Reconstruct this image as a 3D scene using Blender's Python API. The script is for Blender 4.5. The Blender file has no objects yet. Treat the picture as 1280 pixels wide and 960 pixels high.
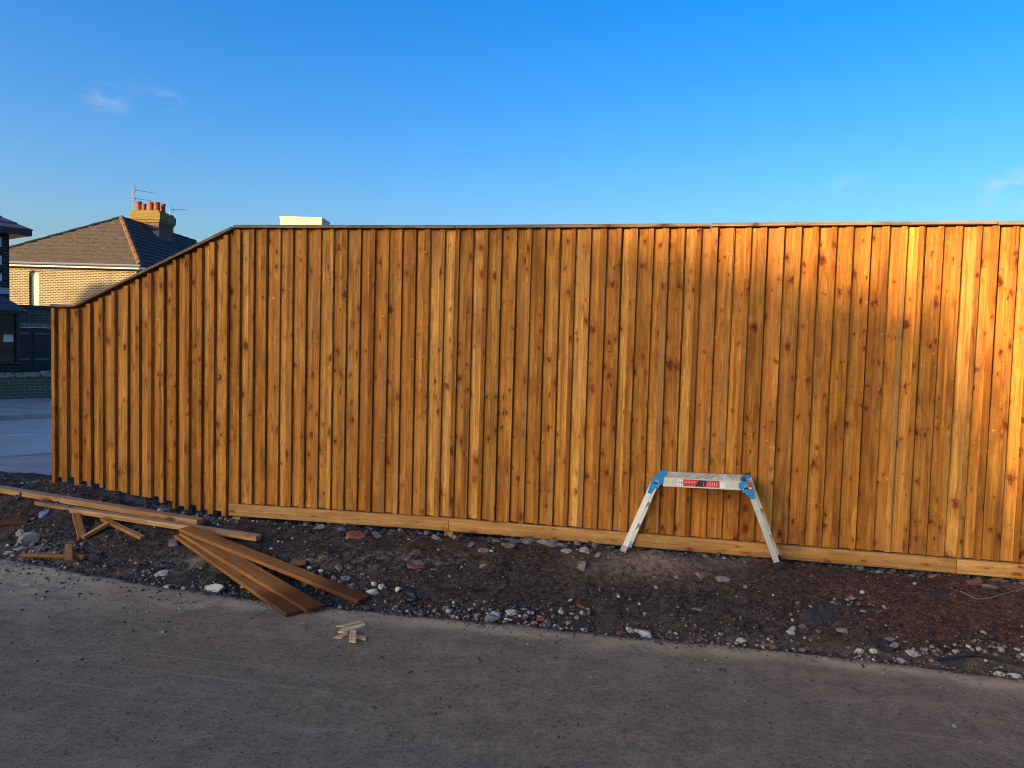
import bpy, bmesh, math, random
import numpy as np
from mathutils import Vector, Matrix, noise as mnoise
R = math.radians
random.seed(7)
rng = np.random.default_rng(7)
sc = bpy.context.scene
COL = sc.collection

# ------------------------------------------------------------------ camera
F_PX, EYE = 961.0, 1.45
PITCH, ROLL = math.atan((480 - 428) / F_PX), 0.027
fw = Vector((0, math.cos(PITCH), -math.sin(PITCH)))
u0 = Vector((0, math.sin(PITCH), math.cos(PITCH)))
r0 = Vector((1, 0, 0))
rt = r0 * math.cos(ROLL) + u0 * math.sin(ROLL)
up = -r0 * math.sin(ROLL) + u0 * math.cos(ROLL)
CAM = Vector((0, 0, EYE))
cd = bpy.data.cameras.new('camera'); cam = bpy.data.objects.new('camera', cd); COL.objects.link(cam)
m = Matrix.Identity(4)
for i in range(3):
    m[i][0], m[i][1], m[i][2], m[i][3] = rt[i], up[i], -fw[i], CAM[i]
cam.matrix_world = m
cd.sensor_width = 36; cd.lens = F_PX / 1280 * 36; cd.clip_start = .05; cd.clip_end = 6000
sc.camera = cam

# ------------------------------------------------------------------ sky and sun
SUN_EL = R(12.0)
SH = Vector((-.788, -.616, 0)).normalized()              # horizontal direction towards the sun
SUN = Vector((SH.x * math.cos(SUN_EL), SH.y * math.cos(SUN_EL), math.sin(SUN_EL)))
world = bpy.data.worlds.new('World'); sc.world = world; world.use_nodes = True
wn = world.node_tree; wn.nodes.clear()
sky = wn.nodes.new('ShaderNodeTexSky'); sky.sky_type = 'NISHITA'; sky.sun_disc = False
sky.sun_elevation = SUN_EL; sky.sun_rotation = math.atan2(SH.x, SH.y)
sky.air_density = 1.0; sky.dust_density = 3.8; sky.ozone_density = 3.2; sky.altitude = 0
bg = wn.nodes.new('ShaderNodeBackground'); bg.inputs[1].default_value = .15
wo = wn.nodes.new('ShaderNodeOutputWorld')
hs = wn.nodes.new('ShaderNodeHueSaturation'); hs.inputs['Saturation'].default_value = 1.39; hs.inputs['Hue'].default_value = .511
wn.links.new(sky.outputs[0], hs.inputs['Color'])
def pix_dir(x, y):
    return (rt * ((x - 640) / F_PX) + up * ((480 - y) / F_PX) + fw).normalized()
wtc = wn.nodes.new('ShaderNodeTexCoord')
wnz = wn.nodes.new('ShaderNodeTexNoise'); wnz.inputs['Scale'].default_value = 26; wnz.inputs['Detail'].default_value = 6
wmp = wn.nodes.new('ShaderNodeMapping'); wmp.inputs['Scale'].default_value = (1, 1, 1.7)
wn.links.new(wtc.outputs['Generated'], wmp.inputs['Vector']); wn.links.new(wmp.outputs[0], wnz.inputs['Vector'])
last = hs.outputs[0]
for (cx, cy, rad, amt, tint) in ((131, 124, .036, .20, (.80, .74, .80, 1)), (206, 127, .028, .22, (.84, .78, .80, 1)), (172, 112, .03, .05, (.8, .78, .8, 1)),
                                 (1272, 238, .05, .30, (.92, .80, .88, 1)), (1062, 232, .035, .08, (.9, .9, .95, 1))):
    d = pix_dir(cx, cy)
    sub = wn.nodes.new('ShaderNodeVectorMath'); sub.operation = 'SUBTRACT'; sub.inputs[1].default_value = d
    wn.links.new(wtc.outputs['Generated'], sub.inputs[0])
    sq = wn.nodes.new('ShaderNodeVectorMath'); sq.operation = 'MULTIPLY'; sq.inputs[1].default_value = (1, 1, 1.6)
    wn.links.new(sub.outputs[0], sq.inputs[0])
    ln = wn.nodes.new('ShaderNodeVectorMath'); ln.operation = 'LENGTH'; wn.links.new(sq.outputs[0], ln.inputs[0])
    mr = wn.nodes.new('ShaderNodeMapRange'); mr.interpolation_type = 'SMOOTHSTEP'
    mr.inputs[1].default_value = rad; mr.inputs[2].default_value = 0; mr.inputs[3].default_value = 0; mr.inputs[4].default_value = 1
    wn.links.new(ln.outputs['Value'], mr.inputs[0])
    nr = wn.nodes.new('ShaderNodeMapRange'); nr.inputs[1].default_value = .40; nr.inputs[2].default_value = .72
    wn.links.new(wnz.outputs['Fac'], nr.inputs[0])
    mu = wn.nodes.new('ShaderNodeMath'); mu.operation = 'MULTIPLY'; wn.links.new(mr.outputs[0], mu.inputs[0]); wn.links.new(nr.outputs[0], mu.inputs[1])
    mu2 = wn.nodes.new('ShaderNodeMath'); mu2.operation = 'MULTIPLY'; mu2.inputs[1].default_value = amt * 2.6; wn.links.new(mu.outputs[0], mu2.inputs[0]); mu2.use_clamp = True
    mx = wn.nodes.new('ShaderNodeMix'); mx.data_type = 'RGBA'
    wn.links.new(mu2.outputs[0], mx.inputs[0]); wn.links.new(last, mx.inputs[6])
    sc_ = wn.nodes.new('ShaderNodeVectorMath'); sc_.operation = 'SCALE'; sc_.inputs[0].default_value = tint[:3]; sc_.inputs['Scale'].default_value = 2.6
    wn.links.new(sc_.outputs[0], mx.inputs[7])
    last = mx.outputs[2]
wn.links.new(last, bg.inputs[0]); wn.links.new(bg.outputs[0], wo.inputs[0])

sl = bpy.data.lights.new('sun', 'SUN'); sl.energy = 4.4; sl.angle = R(.55); sl.color = (1, .72, .40)
so = bpy.data.objects.new('sun', sl); COL.objects.link(so)
so.rotation_euler = (-SUN).to_track_quat('-Z', 'Y').to_euler(); so.location = SUN * 30
sc.view_settings.view_transform = 'Standard'; sc.view_settings.look = 'None'; sc.view_settings.gamma = 1
sc.view_settings.exposure = 1.29
sc.cycles.filter_width = 1.05
sc.cycles.max_bounces = 5; sc.cycles.diffuse_bounces = 3; sc.cycles.glossy_bounces = 2; sc.cycles.transmission_bounces = 2; sc.cycles.caustics_reflective = False; sc.cycles.caustics_refractive = False

# ------------------------------------------------------------------ helpers
def ray(x, y):
    return rt * ((x - 640) / F_PX) + up * ((480 - y) / F_PX) + fw
def atY(x, y, Y):
    d = ray(x, y); return CAM + d * (Y / d.y)
def atZ(x, y, z):
    d = ray(x, y); return CAM + d * ((z - EYE) / d.z)
def tag(o, label=None, cat=None, group=None, kind=None):
    if label: o['label'] = label
    if cat: o['category'] = cat
    if group: o['group'] = group
    if kind: o['kind'] = kind
    return o
def empty(name, loc=(0, 0, 0)):
    o = bpy.data.objects.new(name, None); o.location = loc; COL.objects.link(o); o.empty_display_size = .1; return o
def link(name, me, mat=None, parent=None, mtx=None):
    o = bpy.data.objects.new(name, me); COL.objects.link(o)
    if mat is not None and not me.materials: me.materials.append(mat)
    if parent is not None: o.parent = parent
    if mtx is not None:
        if parent is not None: o.matrix_local = Matrix.Translation(-parent.location) @ mtx
        else: o.matrix_world = mtx
    elif parent is not None: o.location = -parent.location
    return o
class MB:
    def __init__(s): s.v = []; s.f = []
    def poly(s, pts):
        n = len(s.v); s.v += [tuple(p) for p in pts]; s.f.append(tuple(range(n, n + len(pts)))); return s
    def hexa(s, b, t):          # bottom 4 points ccw seen from above, top 4
        n = len(s.v); s.v += [tuple(p) for p in b] + [tuple(p) for p in t]
        for q in ((3, 2, 1, 0), (4, 5, 6, 7), (0, 1, 5, 4), (1, 2, 6, 5), (2, 3, 7, 6), (3, 0, 4, 7)):
            s.f.append(tuple(n + i for i in q))
        return s
    def box(s, x0, x1, y0, y1, z0, z1):
        return s.hexa([(x0, y0, z0), (x1, y0, z0), (x1, y1, z0), (x0, y1, z0)], [(x0, y0, z1), (x1, y0, z1), (x1, y1, z1), (x0, y1, z1)])
    def prism(s, pts, off):     # planar outline extruded by a vector
        off = Vector(off); a = [Vector(p) for p in pts]; b = [p + off for p in a]; k = len(a); n = len(s.v)
        s.v += [tuple(p) for p in a + b]
        s.f.append(tuple(range(n + k - 1, n - 1, -1))); s.f.append(tuple(range(n + k, n + 2 * k)))
        for i in range(k):
            j = (i + 1) % k; s.f.append((n + i, n + j, n + k + j, n + k + i))
        return s
    def tube(s, pts, rad, seg=8, taper=None):
        pts = [Vector(p) for p in pts]; n0 = len(s.v); K = len(pts)
        for i, p in enumerate(pts):
            t = (pts[min(i + 1, K - 1)] - pts[max(i - 1, 0)]).normalized()
            a = t.orthogonal().normalized() if i == 0 else (a - t * a.dot(t)).normalized()
            b = t.cross(a); r = rad if taper is None else rad + (taper - rad) * i / (K - 1)
            for k in range(seg):
                c = 2 * math.pi * k / seg; s.v.append(tuple(p + a * (r * math.cos(c)) + b * (r * math.sin(c))))
        for i in range(K - 1):
            for k in range(seg):
                k2 = (k + 1) % seg; s.f.append((n0 + i * seg + k, n0 + i * seg + k2, n0 + (i + 1) * seg + k2, n0 + (i + 1) * seg + k))
        s.f.append(tuple(n0 + k for k in range(seg - 1, -1, -1))); s.f.append(tuple(n0 + (K - 1) * seg + k for k in range(seg)))
        return s
    def mesh(s, name, bevel=0, seg=1, recalc=True, smooth=False):
        me = bpy.data.meshes.new(name); me.from_pydata(s.v, [], s.f)
        if recalc or bevel:
            bm = bmesh.new(); bm.from_mesh(me)
            bmesh.ops.recalc_face_normals(bm, faces=bm.faces)
            if bevel: bmesh.ops.bevel(bm, geom=bm.edges[:], offset=bevel, segments=seg, affect='EDGES', profile=.6, clamp_overlap=True)
            bm.to_mesh(me); bm.free()
        if smooth: me.polygons.foreach_set('use_smooth', [True] * len(me.polygons))
        me.update(); return me
    def build(s, name, mat, parent=None, mtx=None, **k):
        return link(name, s.mesh(name, **k), mat, parent, mtx)

# ------------------------------------------------------------------ materials
class NT:
    def __init__(s, name):
        s.m = bpy.data.materials.new(name); s.m.use_nodes = True; s.t = s.m.node_tree; s.t.nodes.clear()
        s.out = s.t.nodes.new('ShaderNodeOutputMaterial'); s.b = s.t.nodes.new('ShaderNodeBsdfPrincipled'); s.t.links.new(s.b.outputs[0], s.out.inputs[0])
        s.tc = s.t.nodes.new('ShaderNodeTexCoord')
    def n(s, k): return s.t.nodes.new('ShaderNode' + k)
    def put(s, sock, v):
        if hasattr(v, 'is_linked') or hasattr(v, 'links'): s.t.links.new(v, sock)
        elif isinstance(v, (tuple, list)) and len(v) == 3 and sock.type == 'RGBA': sock.default_value = (*v, 1)
        else: sock.default_value = v
    def math(s, op, a, b=0, clamp=False):
        q = s.n('Math'); q.operation = op; q.use_clamp = clamp; s.put(q.inputs[0], a); s.put(q.inputs[1], b); return q.outputs[0]
    def mix(s, f, a, b, mode='MIX'):
        q = s.n('Mix'); q.data_type = 'RGBA'; q.blend_type = mode; s.put(q.inputs[0], f); s.put(q.inputs[6], a); s.put(q.inputs[7], b); return q.outputs[2]
    def ramp(s, f, stops):
        q = s.n('ValToRGB'); e = q.color_ramp.elements
        while len(e) < len(stops): e.new(.5)
        for i, (p, c) in enumerate(stops): e[i].position = p; e[i].color = (*c, 1) if len(c) == 3 else c
        s.put(q.inputs[0], f); return q.outputs[0]
    def rng(s, v, a, b, c=0., d=1., smooth=True):
        q = s.n('MapRange'); q.interpolation_type = 'SMOOTHSTEP' if smooth else 'LINEAR'
        for i, w in enumerate((v, a, b, c, d)): s.put(q.inputs[i], w)
        return q.outputs[0]
    def noise(s, vec, scale, detail=4, rough=.55, dist=0, dim='3D'):
        q = s.n('TexNoise'); q.noise_dimensions = dim; s.put(q.inputs['Vector'], vec); q.inputs['Scale'].default_value = scale
        q.inputs['Detail'].default_value = detail; q.inputs['Roughness'].default_value = rough; q.inputs['Distortion'].default_value = dist
        return q.outputs['Fac']
    def vor(s, vec, scale, feature='F1', dim='3D'):
        q = s.n('TexVoronoi'); q.voronoi_dimensions = dim; q.feature = feature; s.put(q.inputs['Vector'], vec); q.inputs['Scale'].default_value = scale; return q
    def mapv(s, vec, scale=(1, 1, 1), loc=(0, 0, 0)):
        q = s.n('Mapping'); s.put(q.inputs[0], vec); s.put(q.inputs['Location'], loc); q.inputs['Scale'].default_value = scale; return q.outputs[0]
    def sep(s, v): q = s.n('SeparateXYZ'); s.put(q.inputs[0], v); return q.outputs
    def comb(s, x, y, z):
        q = s.n('CombineXYZ'); s.put(q.inputs[0], x); s.put(q.inputs[1], y); s.put(q.inputs[2], z); return q.outputs[0]
    def attr(s, name): q = s.n('Attribute'); q.attribute_name = name; return q
    def bump(s, h, strength, dist=.01, prev=None):
        q = s.n('Bump'); s.put(q.inputs['Height'], h); q.inputs['Strength'].default_value = strength; q.inputs['Distance'].default_value = dist
        if prev is not None: s.put(q.inputs['Normal'], prev)
        return q.outputs[0]
    def fin(s, col, rough=.7, normal=None, metal=0., spec=.4):
        s.put(s.b.inputs['Base Color'], col); s.put(s.b.inputs['Roughness'], rough); s.put(s.b.inputs['Metallic'], metal)
        s.b.inputs['Specular IOR Level'].default_value = spec
        if normal is not None: s.put(s.b.inputs['Normal'], normal)
        return s.m

def wood(name, tints, dark, knotcol, knot_amt=.5, rough=.62, grey=0.0, wet=None, dens=(9., 5.5), spec=.12, pale=.32, topgrey=0.):
    """timber with its length along local Z: streaky grain, cathedral figure, knots; every object gets its own offset and tint"""
    s = NT(name); oi = s.n('ObjectInfo'); r = oi.outputs['Random']
    x, y, z = s.sep(s.tc.outputs['Object'])
    r2 = s.math('FRACT', s.math('MULTIPLY', r, 91.7)); r3 = s.math('FRACT', s.math('MULTIPLY', r, 1237.1))
    xo = s.math('ADD', x, s.math('MULTIPLY', r, 37.)); zo = s.math('ADD', z, s.math('MULTIPLY', r2, 53.)); yo = s.math('ADD', y, s.math('MULTIPLY', r3, 17.))
    pos = s.comb(xo, yo, zo)
    wob = s.noise(pos, 16., 2); wob2 = s.noise(pos, 75., 2, .7); wob3 = s.noise(s.comb(s.math('ADD', xo, 9.), yo, zo), 60., 2, .7)
    def knots(dx, dz, amt, r0, r1, seed):
        kv = s.comb(s.math('ADD', s.math('ADD', s.math('MULTIPLY', s.math('ADD', xo, s.math('MULTIPLY', y, .7)), dx), seed), s.math('ADD', s.math('MULTIPLY', wob, .5), s.math('MULTIPLY', wob2, .34))),
                    s.math('ADD', s.math('MULTIPLY', zo, dz), s.math('ADD', s.math('MULTIPLY', wob3, .30), seed)), 0.)
        vo = s.vor(kv, 1., dim='2D'); cr, cg, cb = s.sep(vo.outputs['Color'])
        rad = s.math('ADD', r0, s.math('MULTIPLY', s.math('POWER', cr, 2.), r1)); on = s.rng(cg, 1 - amt, 1 - amt + .02)
        q = s.math('DIVIDE', vo.outputs['Distance'], rad)
        return s.math('MULTIPLY', s.rng(q, 1.12, .70), on), s.math('MULTIPLY', s.rng(q, 3.6, .6), on), s.math('MULTIPLY', s.rng(q, .8, .1), on), cb
    k1, h1, c1, cb1 = knots(dens[0], dens[1], knot_amt, .045, .165, 0.)
    k2, h2, c2, cb2 = knots(dens[0] * 2.1, dens[1] * 1.7, knot_amt * .30, .06, .16, 31.7)
    knot = s.math('MAXIMUM', k1, k2); halo = s.math('MAXIMUM', h1, s.math('MULTIPLY', h2, .8)); core = s.math('MAXIMUM', c1, c2)
    xg = s.math('ADD', s.math('ADD', xo, s.math('MULTIPLY', halo, .010)), s.math('MULTIPLY', wob, .010))
    fine = s.noise(s.comb(s.math('MULTIPLY', xg, 150.), s.math('MULTIPLY', yo, 150.), s.math('MULTIPLY', zo, 3.4)), 1., 3, .7)
    streak = s.noise(s.comb(s.math('MULTIPLY', xg, 40.), s.math('MULTIPLY', yo, 40.), s.math('MULTIPLY', zo, 1.1)), 1., 3, .6)
    fig = s.noise(s.comb(s.math('MULTIPLY', xg, 11.), s.math('MULTIPLY', yo, 11.), s.math('MULTIPLY', zo, .9)), 1., 2, .5)
    rings = s.rng(s.math('SINE', s.math('ADD', s.math('MULTIPLY', fig, 70.), s.math('MULTIPLY', halo, 3.0))), .0, 1.)
    blot = s.noise(s.comb(s.math('MULTIPLY', xo, 12.), s.math('MULTIPLY', yo, 12.), s.math('MULTIPLY', zo, 3.2)), 1., 3, .65)
    base = s.ramp(r2, [(i / max(1, len(tints) - 1), c) for i, c in enumerate(tints)])
    c = s.mix(s.rng(streak, .36, .66, .0, .55), base, dark)
    c = s.mix(s.math('MULTIPLY', rings, .24), c, dark)
    c = s.mix(s.rng(fine, .40, .68, 0., .48), c, dark)
    c = s.mix(s.rng(blot, .50, .70, 0., .62), c, dark)
    long_ = s.noise(s.comb(s.math('MULTIPLY', xg, 26.), s.math('MULTIPLY', yo, 26.), s.math('MULTIPLY', zo, .55)), 1., 2, .6)
    c = s.mix(s.rng(long_, .58, .70, 0., .60), c, tuple(v * .75 for v in dark))
    c = s.mix(s.rng(blot, .45, .27, 0., pale), c, tuple(min(.9, t * w) for t, w in zip(tints[0], (1.3, 1.45, 1.5))))
    nick = s.noise(s.comb(s.math('MULTIPLY', xo, 22.), s.math('MULTIPLY', yo, 22.), s.math('MULTIPLY', zo, 38.)), 1., 2, .6)
    c = s.mix(s.rng(nick, .66, .76, 0., .5), c, tuple(min(.9, t * w) for t, w in zip(tints[0], (1.35, 1.55, 1.8))))
    c = s.mix(s.rng(nick, .34, .25, 0., .5), c, dark)
    c = s.mix(s.math('MULTIPLY', halo, .50), c, tuple(v * w for v, w in zip(dark, (1.25, .95, .8))))
    c = s.mix(s.math('MULTIPLY', knot, .72), c, s.mix(s.math('MAXIMUM', cb1, .25), knotcol, tuple(k * 3.0 for k in knotcol)))
    c = s.mix(s.math('MULTIPLY', core, .6), c, tuple(k * .6 for k in knotcol))
    if grey:
        gn = s.noise(s.comb(s.math('MULTIPLY', xo, 25.), s.math('MULTIPLY', yo, 25.), s.math('MULTIPLY', zo, 1.2)), 1., 4)
        c = s.mix(s.rng(s.math('ADD', gn, s.math('MULTIPLY', s.math('SUBTRACT', r3, .5), .22)), .56, .70, 0., grey), c, (.26, .165, .075))
    if topgrey:                                   # the weathered upper face of a length that has lain out
        tn = s.math('MULTIPLY', s.rng(s.sep(s.tc.outputs['Normal'])[1], .6, .9), s.rng(streak, .25, .6, topgrey, topgrey * .55)); c = s.mix(tn, c, (.30, .235, .175))
    if wet:                                       # darker soaked end of a board, by its own length
        wz = s.math('ADD', z, s.math('MULTIPLY', s.math('SUBTRACT', blot, .5), wet[2]))
        c = s.mix(s.rng(wz, wet[0], wet[1], 0., .85), c, (.085, .028, .011))
    val = s.math('ADD', .72, s.math('MULTIPLY', r3, .46))
    hv = s.n('HueSaturation'); s.put(hv.inputs['Color'], c); s.put(hv.inputs['Value'], val); hv.inputs['Saturation'].default_value = 1.0
    hgt = s.math('SUBTRACT', s.math('MULTIPLY', fine, .6), s.math('ADD', s.math('MULTIPLY', rings, .25), s.math('MULTIPLY', knot, .5)))
    return s.fin(hv.outputs[0], rough, s.bump(hgt, .45, .002), spec=spec)

TINT = [(.75, .305, .048), (.66, .245, .034), (.78, .350, .066), (.57, .195, .026), (.72, .290, .042), (.80, .375, .080), (.62, .225, .031), (.74, .315, .053)]
TINT_B = [tuple(v * k for v, k in zip(t, (.86, .85, .86))) for t in TINT]
M = {}
M['fence'] = wood('stained_softwood', TINT, (.235, .072, .012), (.080, .016, .0035), .55, grey=.30)
M['batten'] = wood('stained_batten', TINT_B, (.19, .058, .011), (.070, .015, .004), .50, grey=.45)
M['gravel_board'] = wood('pale_softwood', [(.72, .385, .130), (.66, .335, .10), (.75, .42, .15)], (.38, .15, .035), (.13, .04, .010), .65, grey=.3, dens=(11., 3.8))
M['cap'] = wood('weathered_cap', [(.42, .27, .15), (.38, .235, .13)], (.10, .06, .035), (.05, .025, .012), .3, grey=.5)
M['beam'] = wood('sawn_timber', [(.66, .35, .125), (.60, .30, .10), (.68, .38, .15)], (.30, .13, .04), (.11, .036, .012), .5, grey=.6, dens=(9., 4.0), topgrey=.95)
M['brown_board'] = wood('treated_board', [(.58, .255, .068), (.52, .215, .052)], (.25, .085, .020), (.09, .026, .008), .40, rough=.55, wet=(.42, .22, .30), dens=(8., 3.4), spec=.25)
M['board'] = wood('treated_lath', [(.54, .25, .07), (.48, .21, .06)], (.16, .06, .018), (.07, .02, .008), .3, dens=(8., 3.))
M['offcut'] = wood('fresh_offcut', [(.74, .55, .31), (.70, .50, .26)], (.52, .33, .14), (.30, .15, .06), .15)
M['rusty'] = wood('rust_red_plank', [(.16, .055, .03), (.14, .045, .025)], (.06, .02, .012), (.03, .01, .006), .2, grey=.2)

def flat(name, col, rough=.6, metal=0., var=.12, scale=8., bump=0., spec=.4):
    s = NT(name); nz = s.noise(s.tc.outputs['Object'], scale, 5, .6)
    c = s.mix(s.rng(nz, .3, .7), tuple(max(0, v * (1 - var)) for v in col), tuple(min(1, v * (1 + var)) for v in col))
    nr = s.bump(nz, bump, .01) if bump else None
    return s.fin(c, rough, nr, metal, spec)

def soil_mat():
    s = NT('soil'); P = s.tc.outputs['Object']
    a = s.attr('mask'); red, sand, pale = s.sep(a.outputs['Color'])
    n1 = s.noise(P, 3.2, 3, .6); n2 = s.noise(P, 30., 5, .8); n3 = s.noise(P, 130., 3, .8); n4 = s.noise(P, 9., 4, .7)
    c = s.mix(s.rng(n2, .38, .64), (.020, .0165, .014), (.098, .078, .062))
    c = s.mix(s.math('MULTIPLY', s.rng(n4, .48, .62), .55), c, (.125, .102, .082))
    redc = s.mix(s.rng(n2, .36, .66), (.046, .024, .017), (.165, .094, .066))
    c = s.mix(s.math('MULTIPLY', red, s.rng(n1, .28, .52)), c, redc)
    sandc = s.mix(s.rng(n2, .34, .66), (.15, .105, .070), (.37, .275, .195))
    c = s.mix(s.math('MULTIPLY', sand, s.rng(n4, .20, .45)), c, sandc)
    c = s.mix(s.math('MULTIPLY', pale, s.rng(s.math('ADD', n4, s.math('MULTIPLY', n2, .5)), .68, .95)), c, (.44, .385, .315))
    c = s.mix(s.rng(n3, .54, .66, 0., .6), c, (.022, .018, .015)); c = s.mix(s.rng(n3, .42, .34, 0., .5), c, (.20, .165, .13))
    sp = s.vor(P, 85.); k = s.math('MULTIPLY', s.rng(sp.outputs['Distance'], .36, .20), s.rng(s.sep(sp.outputs['Color'])[0], .86, .88))
    c = s.mix(s.math('MULTIPLY', k, .7), c, (.36, .31, .26))
    b = s.bump(s.math('ADD', n2, s.math('MULTIPLY', n3, .6)), 1., .03)
    c = s.mix(1., c, (1.14, 1.06, 1.04), 'MULTIPLY')
    return s.fin(c, .95, b, spec=.12)
def tarmac_mat():
    s = NT('tarmac'); P = s.tc.outputs['Object']
    a = s.attr('mask'); dust, grav, mud = s.sep(a.outputs['Color'])
    n0 = s.noise(P, 1.1, 3, .65); n1 = s.noise(P, 7., 6, .78); n2 = s.noise(P, 48., 4, .8); n3 = s.noise(P, 210., 2, .8)
    n5 = s.noise(s.mapv(P, (.8, 4.5, 1.)), 2.2, 4, .7)
    c = s.mix(s.rng(n1, .38, .62), (.150, .130, .110), (.225, .196, .167))
    c = s.mix(s.math('MULTIPLY', s.rng(n0, .48, .62), .45), c, (.165, .135, .113))
    c = s.mix(s.math('MULTIPLY', s.rng(n5, .54, .66), .40), c, (.28, .245, .21))
    c = s.mix(s.math('MULTIPLY', s.rng(n2, .55, .62), .75), c, (.075, .063, .053))
    c = s.mix(s.math('MULTIPLY', s.rng(n2, .47, .40), .40), c, (.29, .255, .22))
    c = s.mix(s.math('MULTIPLY', s.rng(n3, .52, .62), .55), c, (.11, .094, .080))
    c = s.mix(s.math('MULTIPLY', s.rng(n3, .46, .38), .45), c, (.33, .29, .25))
    c = s.mix(s.math('MULTIPLY', dust, s.rng(s.math('ADD', n1, s.math('MULTIPLY', n2, .6)), .50, .82)), c, (.43, .375, .30))
    c = s.mix(s.math('MULTIPLY', grav, s.rng(s.math('ADD', n1, s.math('MULTIPLY', n2, .8)), .76, 1.02)), c, (.50, .445, .37))
    pit = s.rng(s.noise(P, 23., 4, .7), .63, .70)
    c = s.mix(s.math('MULTIPLY', pit, .75), c, (.060, .050, .042))
    h = s.math('ADD', s.math('MULTIPLY', n2, 1.6), s.math('ADD', s.math('MULTIPLY', n3, .8), s.math('MULTIPLY', pit, -.9)))
    x_, y_, z_ = s.sep(P); w_ = s.math('ADD', y_, s.math('MULTIPLY', x_, .21))
    sc1 = s.noise(s.comb(s.math('MULTIPLY', x_, .35), s.math('MULTIPLY', w_, 26.), 0.), 1., 3, .6)
    c = s.mix(s.math('MULTIPLY', s.rng(sc1, .60, .70, 0., .45), s.rng(n0, .40, .58)), c, (.30, .265, .225))
    c = s.mix(s.math('MULTIPLY', mud, s.rng(s.math('ADD', n1, s.math('MULTIPLY', n2, .5)), .62, .80)), c, s.mix(n2, (.035, .029, .024), (.12, .098, .08)))
    c = s.mix(1., c, (1.30, 1.17, .94), 'MULTIPLY')
    return s.fin(c, .92, s.bump(h, .9, .014), spec=.15)
def stone_mat(name, col, var=.25):
    s = NT(name); P = s.tc.outputs['Object']; oi = s.n('ObjectInfo')
    n = s.noise(s.mapv(P, loc=s.comb(s.math('MULTIPLY', oi.outputs['Random'], 40.), 0., 0.)), 38., 6, .7)
    c = s.mix(s.rng(n, .3, .7), tuple(v * (1 - var * 1.6) for v in col), tuple(min(.85, v * (1 + var)) for v in col))
    c = s.mix(s.rng(s.noise(s.tc.outputs['Object'], 1.6, 5, .7), .50, .66, 0., .75), c, (.075, .060, .047))
    return s.fin(c, .92, s.bump(n, .6, .006), spec=.25)
def pebble_mat():
    s = NT('pebbles'); a = s.attr('tone'); n = s.noise(s.tc.outputs['Object'], 160., 4, .7)
    c = s.mix(s.rng(n, .35, .7, 0., .45), a.outputs['Color'], (.05, .045, .04))
    return s.fin(c, .92, s.bump(n, .4, .004), spec=.25)
def brick_mat(name, c1, c2, mortar, dirt=(.1, .1, .08), scale=1.0, offset=0., dirt_amt=.3, bw=.225, rh=.075, bump=.5, msize=.011):
    s = NT(name); P = s.tc.outputs['Object']; x, y, z = s.sep(P)
    v = s.comb(s.math('ADD', x, y), z, 0.)
    q = s.n('TexBrick'); s.put(q.inputs['Vector'], v); q.inputs['Scale'].default_value = 1.; q.inputs['Brick Width'].default_value = bw
    q.inputs['Row Height'].default_value = rh; q.inputs['Mortar Size'].default_value = msize; q.inputs['Mortar Smooth'].default_value = .2; q.inputs['Bias'].default_value = 0.
    s.put(q.inputs['Color1'], c1); s.put(q.inputs['Color2'], c2); s.put(q.inputs['Mortar'], mortar)
    n = s.noise(P, 1.7, 5, .65)
    c = s.mix(s.rng(n, .45, .7, 0., dirt_amt), q.outputs['Color'], dirt)
    h = s.math('SUBTRACT', s.math('MULTIPLY', s.noise(P, 30., 4), .3), q.outputs['Fac'])
    return s.fin(c, .88, s.bump(h, bump, .012), spec=.3)

M['soil'] = soil_mat(); M['tarmac'] = tarmac_mat(); M['pebble'] = pebble_mat()
M['white_stone'] = stone_mat('white_stone', (.60, .53, .44)); M['grey_stone'] = stone_mat('grey_stone', (.22, .195, .17))
M['pink_stone'] = stone_mat('pink_stone', (.34, .20, .155)); M['red_brick'] = stone_mat('broken_brick', (.30, .110, .060)); M['dark_stone'] = stone_mat('dark_stone', (.09, .085, .082))
M['mortar_stone'] = stone_mat('mortar_lump', (.36, .31, .25))
M['alu'] = flat('brushed_aluminium', (.60, .60, .60), .40, .75, .08, 30.)
M['alu_bright'] = flat('bright_aluminium', (.78, .77, .73), .45, .3, .06, 20.)
M['blue_plastic'] = flat('blue_plastic', (.008, .22, .50), .42, 0, .05)
M['red_plastic'] = flat('red_plastic', (.55, .02, .035), .4)
M['black_plastic'] = flat('black_plastic', (.012, .012, .013), .55)
M['steel'] = flat('zinc_steel', (.62, .63, .64), .35, .8)
M['white_print'] = flat('white_print', (.78, .77, .74), .5, var=.03)
M['red_print'] = flat('red_print', (.58, .025, .04), .45, var=.05); M['black_print'] = flat('black_print', (.02, .018, .018), .45)
M['pink_print'] = flat('pink_print', (.75, .30, .30), .45)
M['green_print'] = flat('green_print', (.05, .22, .10), .45)

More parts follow.
